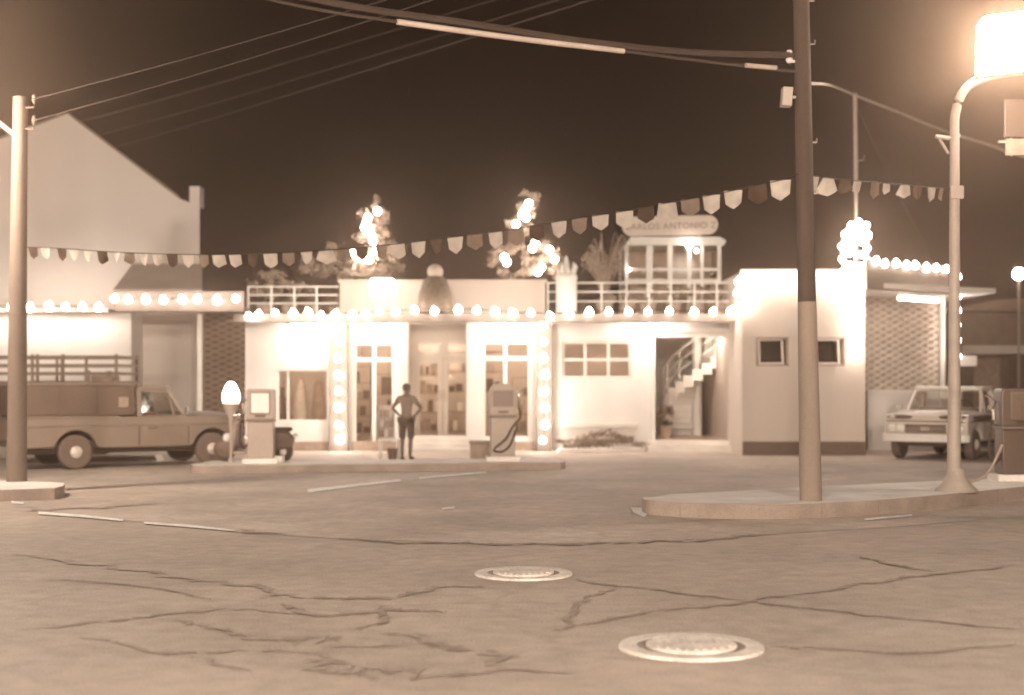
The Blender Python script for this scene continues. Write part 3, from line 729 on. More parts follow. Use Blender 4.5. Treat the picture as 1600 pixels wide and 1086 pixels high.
# ------------------------------------------------------------------ shrubs below the ledge
e = empty('planter_bed', (fx(938), 35.0, 0), 'low kerbed planting bed with a mound of shrubs under the six-pane window', 'planter')
MB().prism([(fx(868), 0), (fx(1006), 0), (fx(1000), .10), (fx(874), .10)], 34.6, FY - .01).build('kerb', M['concrete'], e, world=True, bevel=.01)
for i, (px, w, h, n) in enumerate(((905, .55, .26, 230), (940, .6, .40, 330), (975, .5, .24, 200))):
    MB().foliage((X(px, 35.0), 35.05, .12 + h * .5), (w, .28, h * .6), n * 2, .05, random.Random(20 + i)).build('shrub', M['leafpale'], e, world=True, fix=False)

# ================================================================== RIGHT WING
WY = 33.4
def wx(px): return X(px, WY)
def wz(py): return Z(py, WY)
wg = empty('station_wing', (wx(1250), WY, 0), 'tan square right wing with two small dark windows, bulbs along its top', 'building')
wh = [(wx(1181), wx(1232), wz(572), wz(527)), (wx(1271), wx(1320), wz(572), wz(527))]
MB().wall(wx(1160), wx(1352), 0, wz(424), WY, .25, wh).build('wall', M['tanwall'], wg, world=True)
s2 = MB(); s2.box(wx(1160), wx(1160) + .25, WY + .25, 41, 0, wz(424)); s2.box(wx(1352) - .25, wx(1352), WY + .25, 41, 0, wz(424)); s2.box(wx(1160), wx(1352), 41, 41.2, 0, wz(424))
s2.build('side_wall', M['tanwall'], wg, world=True)
MB().box(wx(1160) + .25, wx(1352) - .25, WY + .25, 41, 4.12, 4.26).build('roof', M['roofing'], wg, world=True)
MB().box(wx(1156), wx(1356), WY - .10, WY - .003, wz(432), wz(421)).build('coping', M['frame'], wg, world=True, bevel=.01)
MB().box(wx(1160), wx(1352), WY - .035, WY - .004, 0, wz(690)).build('plinth', M['dark'], wg, world=True)
MB().box(wx(1160) + .26, wx(1352) - .26, 35.6, 35.7, 0, 4.1).build('room_wall', M['goods'], wg, world=True)
for h in wh:
    w_ = window(wg, *h, WY + .05, [], [], .05, glass='glassdark', material='goods2')
    # top-hung sash pushed a little outwards
    sl = Matrix.Rotation(R(-13), 3, 'X'); cc = Vector(((h[0] + h[1]) / 2 - .04, WY - .02, (h[2] + h[3]) / 2))
    sh = MB(); hw, hh = (h[1] - h[0]) / 2 - .11, (h[3] - h[2]) / 2 - .05
    for (dx, dz, sx, sz) in ((0, hh, hw, .025), (0, -hh, hw, .025), (hw, 0, .025, hh), (-hw, 0, .025, hh)):
        sh.obox(cc + sl @ Vector((dx, 0, dz)), (2 * sx + (.05 if sz < .1 else 0), .035, 2 * sz + (.0 if sz > .1 else 0)), sl)
    sh.build('sash', M['tanwall'], w_, world=True)

# ------------------------------------------------------------------ covered yard on the right of the wing
YA, YB = 32.9, 34.9
yard = empty('yard_canopy', (X(1415, 34), 34, 0), 'flat bulb-lined yard canopy on white posts right of the tan wing', 'canopy')
a0_, a1_ = X(1353, YA) + .02, X(1483, YB)
zc0, zc1 = Z(452, YA), Z(404, YA)
fa = MB(); fa.add([(a0_, YA, zc0), (a1_, YB, zc0), (a1_, YB, zc1), (a0_, YA, zc1), (a0_ , YA + .12, zc0), (a1_, YB + .12, zc0), (a1_, YB + .12, zc1), (a0_, YA + .12, zc1)],
                  [(0, 1, 2, 3), (4, 7, 6, 5), (0, 4, 5, 1), (3, 2, 6, 7), (1, 5, 6, 2), (0, 3, 7, 4)])
fa.build('fascia', M['edge'], yard, world=True)
rf = MB(); rf.add([(a0_, YA + .125, zc0 + .05), (a1_ + 1.2, YB + .125, zc0 + .05), (a1_ + 1.2, 38.2, zc0 + .05), (a0_, 38.2, zc0 + .05), (a0_, YA + .125, zc0 + .17), (a1_ + 1.2, YB + .125, zc0 + .17), (a1_ + 1.2, 38.2, zc0 + .17), (a0_, 38.2, zc0 + .17)],
                  [(3, 2, 1, 0), (4, 5, 6, 7), (0, 1, 5, 4), (1, 2, 6, 5), (2, 3, 7, 6), (3, 0, 4, 7)])
rf.build('roof', M['white'], yard, world=True)
for px, yy in ((1476, 35.88), (1496, 35.88)):
    MB().box(X(px, yy) - .06, X(px, yy) + .06, yy - .06 + .2, yy + .06 + .2, 0, zc0 + .045).build('post', M['frame'], yard, world=True)
tb = Vector((X(1435, 34.2), 34.2, Z(468, 34.2)))
t_ = empty('tube_lamp', tb, 'glaring fluorescent tube lamp slung under the yard canopy', 'lamp')
rt = Matrix.Rotation(R(4), 3, 'Y')
MB().obox(tb + Vector((0, 0, .09)), (1.0, .26, .05), rt).tube([tb + Vector((-.3, 0, .1)), tb + Vector((-.3, 0, .36))], .01, 5).tube([tb + Vector((.3, 0, .1)), tb + Vector((.3, 0, .36))], .01, 5).build('housing', M['frame'], t_, world=True)
for dy in (-.07, .07): MB().tube([tb + rt @ Vector((-.47, dy, 0)), tb + rt @ Vector((.47, dy, 0))], .035, 10).build('tube', M['tube'], t_, world=True)

def lattice_wall(name, px0, px1, z0, z1, y, step, slope, m_bar, m_back, label, bw):
    x0, x1 = X(px0, y), X(px1, y)
    e = empty(name, ((x0 + x1) / 2, y, 0), label, 'screen wall')
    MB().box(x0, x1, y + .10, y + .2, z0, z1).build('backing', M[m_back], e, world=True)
    b_ = MB(); W = x1 - x0
    for s_ in (1, -1):
        k = -W * slope
        while k < (z1 - z0) + W * slope:
            # line z = z0 + k + s*slope*(x-x0)
            pts = []
            for (xx) in (0, W): pts.append((xx, k + s_ * slope * xx))
            (xa, za), (xb, zb) = pts
            def clip(xa, za, xb, zb):
                for (lo, hi) in ((0, z1 - z0),):
                    if za > zb: r_ = clip(xb, zb, xa, za); return r_ and (r_[2], r_[3], r_[0], r_[1])
                    if zb < lo or za > hi: return None
                    if za < lo: xa += (xb - xa) * (lo - za) / (zb - za); za = lo
                    if zb > hi: xb = xa + (xb - xa) * (hi - za) / (zb - za); zb = hi
                return xa, za, xb, zb
            q = clip(xa, za, xb, zb)
            if q and abs(q[0] - q[2]) > .05:
                yo = y + (.02 if s_ > 0 else .065)
                b_.bar((x0 + q[0], yo, z0 + q[1]), (x0 + q[2], yo, z0 + q[3]), .04, bw)
            k += step
    b_.build('lattice', M[m_bar], e, world=True)
    return e
lattice_wall('lattice_screen', 1353, 1474, Z(612, 36.4), Z(462, 36.4), 36.4, .17, .55, 'latticepale', 'latticeback2', 'pale fine lattice screen above a low white wall behind the cream truck', .05)
o = MB().box(X(1353, 36.4), X(1500, 36.4), 36.2, 36.39, 0, Z(613, 36.4)).box(X(1353, 36.4), X(1500, 36.4), 36.16, 36.42, Z(613, 36.4), Z(613, 36.4) + .05).build('low_wall', M['white'], bevel=.01); tag(o, 'low white yard wall behind the cream truck', 'wall', kind='thing')
lattice_wall('lattice_screen', 313, 383, 0.0, Z(488, 36.8), 36.8, .16, .42, 'lattice', 'latticeback', 'dark diamond lattice screen between the gable house and the station', .045)

# far right building and its lamp
FB = 45.0
fb = empty('far_building', (X(1580, FB), FB, 0), 'dim far building with a pale band at the right edge behind the truck', 'building')
MB().box(X(1488, FB), X(1760, FB), FB, FB + 9, 0, Z(486, FB)).build('wall', M['wood'], fb, world=True)
MB().prism([(X(1470, FB), Z(488, FB)), (X(1545, FB), Z(470, FB)), (X(1780, FB), Z(462, FB)), (X(1780, FB), Z(490, FB))], FB - .8, FB + 9.5).build('roof', M['roofing'], fb, world=True)
MB().box(X(1490, FB), X(1760, FB), FB - .9, FB - .003, Z(554, FB), Z(541, FB)).build('band', M['tanwall'], fb, world=True)
MB().box(X(1520, FB), X(1562, FB), FB - .03, FB - .003, 0, Z(560, FB)).build('door', M['goods2'], fb, world=True)
MB().box(X(1575, FB), X(1640, FB), FB - .03, FB - .003, 0, Z(560, FB)).build('gate', M['goods'], fb, world=True)
gl = P(1592, 428, 42)
e = empty('wall_lamp', (gl.x, 42, 0), 'round glowing lamp on a pole at the right edge beyond the yard', 'lamp')
MB().tube([Vector((gl.x, 42, 0)), gl], .04, 8).build('post', M['steel'], e, world=True)
MB().ball(gl, .18, 14, 9).build('globe', M['tube'], e, world=True, smooth=True)
o = MB().box(X(1499, 35.9), X(1526, 35.9), 35.88, 35.92, Z(572, 35.9), Z(556, 35.9)).box(X(1493, 35.9), X(1502, 35.9), 35.925, 35.95, Z(566, 35.9), Z(562, 35.9)).build('sign_plate', M['dial'], bevel=.004); tag(o, 'small blank white sign plate sticking out from the bulb-lined post', 'sign')

# ================================================================== LEFT: GABLE HOUSE, ANNEX, CANOPY
GY = 38.0
gh = empty('gable_house', (X(150, GY), GY, 0), 'tall pale windowless gable house at the left', 'building')
ol = [(-90, 705), (312, 705), (312, 322), (280, 310), (105, 178), (38, 203), (-90, 252)]
pts_ = [(X(a, GY), max(0, Z(b, GY))) for a, b in ol]; n_ol = len(pts_); GD, GS = 6.0, -1.7      # plan shape skewed to hide the lit right side wall from the camera
MB().add([(x_, GY, z_) for x_, z_ in pts_] + [(x_ + GS, GY + GD, z_) for x_, z_ in pts_], [tuple(range(n_ol)), tuple(range(2 * n_ol - 1, n_ol - 1, -1))] + [(i, i + n_ol, (i + 1) % n_ol + n_ol, (i + 1) % n_ol) for i in range(n_ol)]).build('wall', M['gable'], gh, world=True)
MB().box(X(296, GY), X(312, GY) - .003, GY + .003, GY + .55, Z(322, GY), Z(291, GY)).build('chimney', M['gable'], gh, world=True)
rl_ = MB()
for (p, q) in (((-90, 252), (105, 178)), ((105, 178), (280, 310))):
    a, b = P(*p, GY), P(*q, GY); n_ = Vector((-(b.z - a.z), 0, b.x - a.x)).normalized()
    rl_.add([a + n_ * .004 + Vector((0, -.05, 0)), b + n_ * .004 + Vector((0, -.05, 0)), b + n_ * .06 + Vector((0, -.05, 0)), a + n_ * .06 + Vector((0, -.05, 0)), a + n_ * .004 + Vector((GS, GD, 0)), b + n_ * .004 + Vector((GS, GD, 0)), b + n_ * .06 + Vector((GS, GD, 0)), a + n_ * .06 + Vector((GS, GD, 0))],
            [(0, 1, 2, 3), (7, 6, 5, 4), (0, 4, 5, 1), (3, 2, 6, 7), (1, 5, 6, 2), (0, 3, 7, 4)])
rl_.build('roof', M['roofing'], gh, world=True)
AY = 36.8
an = empty('annex', (X(100, AY), AY, 0), 'low white flat-roofed annex lit by bulbs, in front of the gable house', 'building')
MB().box(X(-90, AY), X(205, AY), AY, GY - .01, 0, Z(489, AY)).build('wall', M['white'], an, world=True)
MB().box(X(-90, AY), X(176, AY), AY - .35, GY - .012, Z(489, AY) + .003, Z(483, AY)).build('roof', M['edge'], an, world=True, bevel=.01)
cn = empty('link_canopy', (X(282, 34.9), 34.9, 0), 'narrow bulb-lined canopy joining the annex to the station', 'canopy')
MB().box(X(180, 34.9), X(384, 34.9) - .03, 34.9, 35.5, Z(487, 34.9), Z(480, 34.9)).box(X(180, 34.9), X(384, 34.9) - .03, 34.84, 34.898, Z(487, 34.9), Z(455, 34.9)).build('slab', M['edge'], cn, world=True, bevel=.01)
for px in (312,):
    MB().box(X(px, 35.4) - .05, X(px, 35.4) + .05, 35.38, 35.48, 0, Z(488, 34.9)).build('post', M['frame'], cn, world=True)
lr = MB(); a, b = P(177, 452, 35.4), P(316, 452, 35.4); c, d = P(316, 412, 37.98), P(207, 412, 37.98)
lr.add([a, b, c, d] + [v - Vector((0, 0, .08)) for v in (a, b, c, d)], [(0, 1, 2, 3), (7, 6, 5, 4), (0, 4, 5, 1), (1, 5, 6, 2), (2, 6, 7, 3), (3, 7, 4, 0)])
lr.build('lean_to_roof', M['tanwall'], cn, world=True)
o = MB().prism([(X(120, 31), 0), (X(243, 30.5), 0), (X(238, 30.5), .13), (X(124, 31), .13)], 30.7, 31.3).build('wheel_stop', M['concrete'], bevel=.02); tag(o, 'low concrete wheel stop on the ground behind the pickup', 'wheel stop')

# ================================================================== BULB STRINGS
brng = random.Random(77)
def bulb_string(label, pts, r_=.10, drop=.05, name='bulb_string', cord=True, off=(0, -.02, .03), m_='bulb'):
    c0 = sum((Vector(p) for p in pts), Vector()) / len(pts)
    e = empty(name, c0, label, 'light string', 'strings of lit bulbs on the station')
    o_ = Vector(off)
    if cord: MB().tube([Vector(p) + o_ for p in pts], .012, 5).build('cord', M['cable'], e, world=True)
    n = 0
    for p in pts:
        b_ = MB().lathe([(r_ * .30, r_ * 1.15), (r_ * .45, r_ * .85), (r_ * .9, r_ * .35), (r_, -.15 * r_), (r_ * .72, -.72 * r_), (r_ * .02, -r_)], (0, 0, 0), 8)
        q = b_.build('bulb', M[m_], e, smooth=True)
        q.location = Vector(p) - c0 + Vector((brng.uniform(-.03, .03), 0, brng.uniform(-.02, .02)))
        q.scale = (brng.uniform(.82, 1.08),) * 3; q.rotation_euler = (brng.uniform(-.35, .35), brng.uniform(-.45, .45), 0)
    return e
BYc = CY - .2
bulb_string('long row of lit bulbs along the station canopy edge', [P(x_, y_, BYc) for x_, y_ in ((388, 494), (404, 492), (430, 490), (457, 490), (483, 489), (503, 493), (526, 493), (549, 491), (571, 490), (594, 487), (617, 488), (647, 485), (679, 485), (714, 485), (744, 484), (772, 488), (801, 490),
    (831, 490), (858, 493), (890, 490), (921, 489), (952, 488), (983, 487), (1014, 486), (1045, 487), (1085, 488), (1113, 487), (1141, 486))])
bulb_string('row of lit bulbs on the narrow link canopy', [P(x_, 468, 34.62) for x_ in (178, 200, 227, 255, 283, 310, 340, 368)])
bulb_string('row of lit bulbs along the annex roof edge at the left', [P(x_, 480, AY - .52) for x_ in (-10, 20, 48, 75, 102, 129, 153)], m_='bulbhot')
bulb_string('row of lit bulbs along the top of the tan wing', [P(x_, y_, WY - .2) for x_, y_ in ((1160, 476), (1152, 457), (1154, 440), (1180, 436), (1210, 436), (1238, 436), (1264, 436), (1292, 437), (1314, 437), (1334, 438))])
bulb_string('row of lit bulbs on top of the yard canopy fascia', [P(x_, 411 + (x_ - 1385) * .10, YA - .1 + (x_ - 1353) * 2 / 130) for x_ in (1368, 1384, 1400, 1416, 1432, 1448, 1464, 1478)])
bulb_string('upright string of lit bulbs on the post right of the street lamp', [P(1496, y_, 35.92) for y_ in (432, 462, 486, 508, 532, 556)])
bulb_string('upright string of lit bulbs down the right corner of the tan wing', [P(1340, y_, WY - .32) for y_ in (456, 487, 517, 547)])
bulb_string('upright string of lit bulbs on the left station pilaster', [P(530, y_, FY - .40) for y_ in (508, 534, 560, 586, 612, 638, 664, 688)], off=(0, .05, .03))
bulb_string('upright string of lit bulbs on the right station pilaster', [P(850, y_, FY - .40) for y_ in (508, 534, 560, 586, 612, 638, 664, 688)], off=(0, .05, .03))
ar = [(1318, 424), (1316, 405), (1315, 385), (1320, 366), (1330, 352), (1342, 347), (1354, 352), (1357, 368), (1355, 388), (1356, 408), (1356, 424), (1330, 384), (1343, 432), (1326, 362), (1348, 362), (1326, 376), (1347, 378), (1326, 396), (1346, 398), (1328, 414), (1346, 416), (1336, 424), (1337, 354), (1338, 368)]
e = empty('bulb_arch', P(1336, 424, WY + .1), 'arch-shaped frame studded with lit bulbs above the tan wing corner', 'light ornament')
MB().tube(catmull([P(a_, b_, WY + .1) for a_, b_ in ar[:11]], 3), .03, 6).bar(P(1318, 424, WY + .1), P(1356, 424, WY + .1), .05).bar(P(1336, 424, WY + .1), P(1336, 347, WY + .1), .04).build('frame', M['steel'], e, world=True)
for a_, b_ in ar:
    q = MB().ball((0, 0, 0), .08, 8, 6).build('bulb', M['bulb'], e, smooth=True); q.location = P(a_, b_, WY - .02) - e.location

# ================================================================== TERRACE
def lit_tree(px, y, top_py, lobes, bulbs, label, seed):
    z0 = 3.42; b0 = Vector((X(px, y), y, z0)); zt = Z(top_py, y)
    r2 = random.Random(seed)
    e = empty('lit_tree', b0, label, 'tree', 'bulb-lit trees on the terrace')
    MB().lathe([(.16, 0), (.22, .34), (.24, .38)], b0, 12).build('pot', M['pot'], e, world=True, smooth=True)
    MB().tube([b0 + Vector((0, 0, .3)), Vector((b0.x + .05, y, (z0 + zt) / 2)), Vector((b0.x, y, zt - .7))], [.06, .04, .015], 7).build('trunk', M['bark'], e, world=True)
    f = MB()
    for (lx, ly, rw, rh, n) in lobes: f.foliage((X(lx, y), y, Z(ly, y)), (rw, rw * .8, rh), int(n * 1.8), .06, r2, hollow=.1)
    f.build('crown', M['leafpale'], e, world=True, fix=False)
    for (bx, by) in bulbs:
        q = MB().ball((0, 0, 0), .095, 8, 6).build('bulb', M['bulb'], e, smooth=True); q.location = Vector((X(bx, y - .42), y - .42, Z(by, y - .42))) - b0
lit_tree(584, 36.4, 306, [(595, 325, .22, .30, 130), (584, 350, .40, .42, 300), (578, 385, .46, .42, 300), (556, 402, .50, .34, 220), (566, 428, .80, .30, 300), (605, 395, .34, .4, 160)],
         [(573, 347), (577, 362), (583, 377), (560, 402), (577, 406), (570, 355), (581, 370), (575, 340), (566, 404), (588, 392), (590, 330), (552, 396)], 'left bulb-lit pointed tree on the terrace', 31)
lit_tree(815, 36.4, 296, [(820, 318, .34, .42, 260), (806, 352, .36, .36, 220), (795, 378, .36, .3, 180), (788, 412, .40, .40, 240), (840, 400, .46, .42, 280), (866, 412, .30, .38, 160), (825, 430, .5, .2, 160)],
         [(821, 327), (826, 318), (788, 402), (832, 388), (841, 425), (816, 336), (822, 340), (792, 410), (836, 380), (846, 418), (806, 350), (866, 405), (858, 390)], 'right bulb-lit tree with a ragged split crown on the terrace', 32)
def shrub(px, cy, y, rw, rh, n, label, seed, leaf='leafpale', size=.085, z0=3.42):
    b0 = Vector((X(px, y), y, z0)); cz = Z(cy, y)
    e = empty('terrace_shrub', b0, label, 'shrub', 'shrubs on the terrace')
    MB().lathe([(.15, 0), (.21, .30), (.22, .33)], b0, 12).build('pot', M['pot'], e, world=True, smooth=True)
    MB().tube([b0 + Vector((0, 0, .28)), Vector((b0.x + .03, y, cz))], [.035, .015], 6).build('stem', M['bark'], e, world=True)
    MB().foliage((b0.x, y, cz), (rw, rw * .7, rh), int(n * 1.7), size * .72, random.Random(seed)).build('foliage', M[leaf], e, world=True, fix=False)
shrub(413, 440, 36.2, .46, .40, 330, 'rounded shrub at the left end of the terrace', 41)
shrub(452, 450, 36.1, .30, .35, 150, 'small shrub behind the left railing beside the rounded shrub', 42)
shrub(488, 424, 37.0, .62, .48, 330, 'wide loose shrub between the rounded shrub and the left lit tree', 43)
shrub(526, 412, 37.4, .50, .55, 260, 'taller ragged shrub just left of the left lit tree', 44)
shrub(612, 425, 37.2, .40, .40, 180, 'small shrub right behind the lit sign', 45)
for i, (px, lab) in enumerate(((945, 'bushy potted plant behind the right railing, left of the pavilion'), (980, 'bushy potted plant at the left corner of the pavilion'), (1012, 'potted plant second along the railing in front of the pavilion'), (1052, 'potted plant before the middle of the pavilion'), (1088, 'potted plant before the right half of the pavilion'), (1125, 'potted plant at the right end of the terrace railing'))):
    shrub(px, 462, 36.0, .27, .30, 150, lab, 60 + i)
# bare shrub with arching twigs
bs = Vector((X(945, 36.5), 36.5, 3.42)); r2 = random.Random(9)
e = empty('bare_shrub', bs, 'bare arching shrub left of the glass pavilion', 'shrub')
MB().lathe([(.16, 0), (.22, .34)], bs, 12).build('pot', M['pot'], e, world=True, smooth=True)
tw = MB()
for i in range(34):
    a = r2.uniform(0, 6.28); l_ = r2.uniform(.3, .62); h_ = r2.uniform(.9, 1.9)
    tw.tube(catmull([bs + Vector((0, 0, .3)), bs + Vector((.4 * l_ * math.cos(a), .3 * l_ * math.sin(a), .3 + h_ * .6)), bs + Vector((l_ * math.cos(a), .6 * l_ * math.sin(a), .35 + h_)), bs + Vector((l_ * 1.35 * math.cos(a), .8 * l_ * math.sin(a), .3 + h_ * r2.uniform(.75, 1.0)))], 3), [.02] * 3 + [.014] * 4 + [.008] * 3, 5)
tw.build('twigs', M['leafpale'], e, world=True)
MB().foliage(bs + Vector((0, 0, 1.4)), (.62, .4, .75), 200, .06, r2).build('leaves', M['leafpale'], e, world=True, fix=False)

# globe figure standing on the canopy edge
gy_ = 34.75; gc = P(680, 425, gy_)
e = empty('globe_lamp', (gc.x, gy_, 3.42), 'unlit pale globe on a dark tapering stand upon the canopy, over the shop door', 'lamp')
MB().lathe([(.46, 0), (.44, .12), (.40, .45), (.30, .78), (.13, .92), (.10, 1.0)], (gc.x, gy_, 3.465), 18).build('stand', M['leaf'], e, world=True, smooth=True)
MB().ball(gc, .195, 18, 12).build('globe', M['signboard'], e, world=True, smooth=True)
# lit oval sign
ls = P(597, 448, 34.8)
e = empty('lit_sign', (ls.x, 34.8, 3.46), 'glaring lit sign with clipped corners on the canopy by the left lit tree', 'sign')
w_, h_ = .36, .21
MB().prism([(ls.x - w_, ls.z), (ls.x - w_ * .75, ls.z - h_), (ls.x + w_ * .8, ls.z - h_), (ls.x + w_, ls.z - h_ * .5), (ls.x + w_ * .95, ls.z + h_ * .6), (ls.x + w_ * .7, ls.z + h_), (ls.x - w_ * .75, ls.z + h_)], 34.75, 34.9).build('face', M['signlit'], e, world=True, bevel=.03)
MB().tube([(ls.x - .15, 34.85, 3.46), (ls.x - .15, 34.85, ls.z)], .02, 6).tube([(ls.x + .15, 34.85, 3.46), (ls.x + .15, 34.85, ls.z)], .02, 6).build('leg', M['steel'], e, world=True)
# white pedestal with crown-like top
wp = Vector((X(885, 35.0), 35.0, 3.46))
e = empty('white_pedestal', wp, 'white rounded pedestal with a jagged crown-like top left of the bare shrub', 'pedestal')
MB().lathe([(.27, 0), (.28, .05), (.26, .08), (.26, .82), (.28, .86), (.27, .92), (.20, 1.02)], wp, 20).build('body', M['white'], e, world=True, smooth=True)
cr_ = MB()
for k in range(9):
    a = k * 2 * math.pi / 9
    p = wp + Vector((.19 * math.cos(a), .19 * math.sin(a), 1.0)); hh = .17 if k % 2 else .26
    cr_.tube([p, p + Vector((.05 * math.cos(a), .05 * math.sin(a), hh * .6)), p + Vector((.01 * math.cos(a), .01 * math.sin(a), hh))], [.06, .05, .01], 6)
cr_.tube([wp + Vector((0, 0, .98)), wp + Vector((0, 0, 1.42))], [.12, .03], 8)
cr_.build('crown_top', M['white'], e, world=True, smooth=True)

# glass pavilion with the long rounded sign on its roof
VY = 37.6
pv = empty('glass_pavilion', (X(1052, VY), VY, 3.42), 'small white-framed glass pavilion on the terrace', 'pavilion')
def vx(p): return X(p, VY)
def vz(p): return Z(p, VY)
x0, x1, z0, zt = vx(976), vx(1127), 3.42, vz(384)
f = MB()
for p, w in ((979, .10), (1015, .17), (1047, .13), (1077, .10), (1097, .08), (1124, .10)):
    f.box(vx(p) - w / 2, vx(p) + w / 2, VY, VY + .08, z0, zt)
for zz in (vz(421), vz(438), 3.45): f.box(x0, x1, VY + .003, VY + .07, zz - .035, zz + .035)
for xx in (x0, x1 - .08):
    f.box(xx, xx + .08, VY + 1.9, VY + 2.0, z0, zt)
    for zz in (vz(421), vz(438)): f.box(xx + .003, xx + .07, VY + .08, VY + 1.9, zz - .03, zz + .03)
for k in range(1, 4): f.box(x0 + k * (x1 - x0) / 4 - .04, x0 + k * (x1 - x0) / 4 + .04, VY + 1.92, VY + 1.98, z0, zt)
f.box(x0, x1, VY + 1.92, VY + 1.98, vz(421) - .04, vz(421) + .04)
f.build('frame', M['frame'], pv, world=True)
g_ = MB(); g_.add([(x0, VY + .04, z0), (x1, VY + .04, z0), (x1, VY + .04, zt), (x0, VY + .04, zt)], [(0, 1, 2, 3)])
for xx in (x0 + .04, x1 - .04): g_.add([(xx, VY + .04, z0), (xx, VY + 1.95, z0), (xx, VY + 1.95, zt), (xx, VY + .04, zt)], [(0, 1, 2, 3)])
g_.build('glazing', M['glass'], pv, world=True, fix=False)
MB().box(x0 + .05, x1 - .05, VY + 1.5, VY + 1.6, z0, zt - .003).build('back_wall', M['room'], pv, world=True)
MB().prism([(vx(975), zt + .003), (vx(1130), zt + .003), (vx(1134), vz(377)), (vx(1124), vz(371)), (vx(985), vz(371))], VY - .15, VY + 2.1).build('roof', M['frame'], pv, world=True)
q = MB().ball((0, 0, 0), .09, 10, 7).build('bulb', M['bulb'], pv, smooth=True); q.location = Vector((X(1077, VY - .3), VY - .3, Z(383, VY - .3))) - pv.location
for (bx, by, bz) in ((982, 421, .06), (1088, 392, .06)):
    q = MB().ball((0, 0, 0), bz, 8, 6).build('lamp_globe', M['globe'], pv, smooth=True); q.location = Vector((X(bx, VY - .06), VY - .06, Z(by, VY - .06))) - pv.location
SY = VY - .1
sg = empty('roof_sign', (X(1047, SY), SY, vz(371)), 'long round-ended cream sign board lettered in one line on the pavilion roof', 'sign')
hw, hh = X(1122, SY) - X(1047, SY), .26
out = []
for k in range(13): a = -math.pi / 2 + math.pi * k / 12; out.append((hw - hh + hh * math.cos(a), hh * math.sin(a)))
for k in range(13): a = math.pi / 2 + math.pi * k / 12; out.append((-hw + hh + hh * math.cos(a), hh * math.sin(a)))
tilt = R(-1.2)
bd = MB().prism(out, -.06, .06).build('board', M['signboard'], sg, bevel=.015); bd.location = (0, 0, .30); bd.rotation_euler = (0, tilt, 0)
def lettering(txt, size, loc, parent, m_, name='lettering', ext=.008):
    c = bpy.data.curves.new(name, 'FONT'); c.body = txt; c.size = size; c.align_x = 'CENTER'; c.align_y = 'CENTER'; c.extrude = ext; c.space_character = 1.1
    c.materials.append(M[m_]); t = bpy.data.objects.new(name, c); col.objects.link(t)
    me = bpy.data.meshes.new_from_object(t.evaluated_get(bpy.context.evaluated_depsgraph_get())); bpy.data.objects.remove(t)
    o = bpy.data.objects.new(name, me); col.objects.link(o); o.parent = parent
    o.location = loc; o.rotation_euler = (R(90), 0, 0); return o
lettering('CARLOS ANTONIO Z', .235, (0, -.066, -.02), bd, 'letter')
MB().box(-.8, -.74, -.04, .04, 0, .1).box(.74, .8, -.04, .04, 0, .1).build('leg', M['steel'], sg)

# ================================================================== TRUCKS
def wheel_parts(parent, x, y, z, r, w, hub_m='hub', tyre='rubber'):
    s_ = 1 if y > 0 else -1
    prof = [(r * .60, -w / 2), (r * .90, -w / 2), (r, -w * .32), (r, w * .32), (r * .90, w / 2), (r * .60, w / 2)]
    t = MB().lathe(prof, (0, 0, 0), 28, 'Y').build('wheel', M[tyre], parent, smooth=True); t.location = (x, y, z)
    MB().lathe([(r * .62, -.02), (r * .62, .02), (r * .5, .03), (r * .36, .02), (r * .34, .05), (r * .16, .085), (.01, .09)] if s_ > 0 else [(.01, -.09), (r * .16, -.085), (r * .34, -.05), (r * .36, -.02), (r * .5, -.03), (r * .62, -.02), (r * .62, .02)], (0, s_ * (w / 2 - .03), 0), 24, 'Y').build('hubcap', M[hub_m], t, smooth=True)

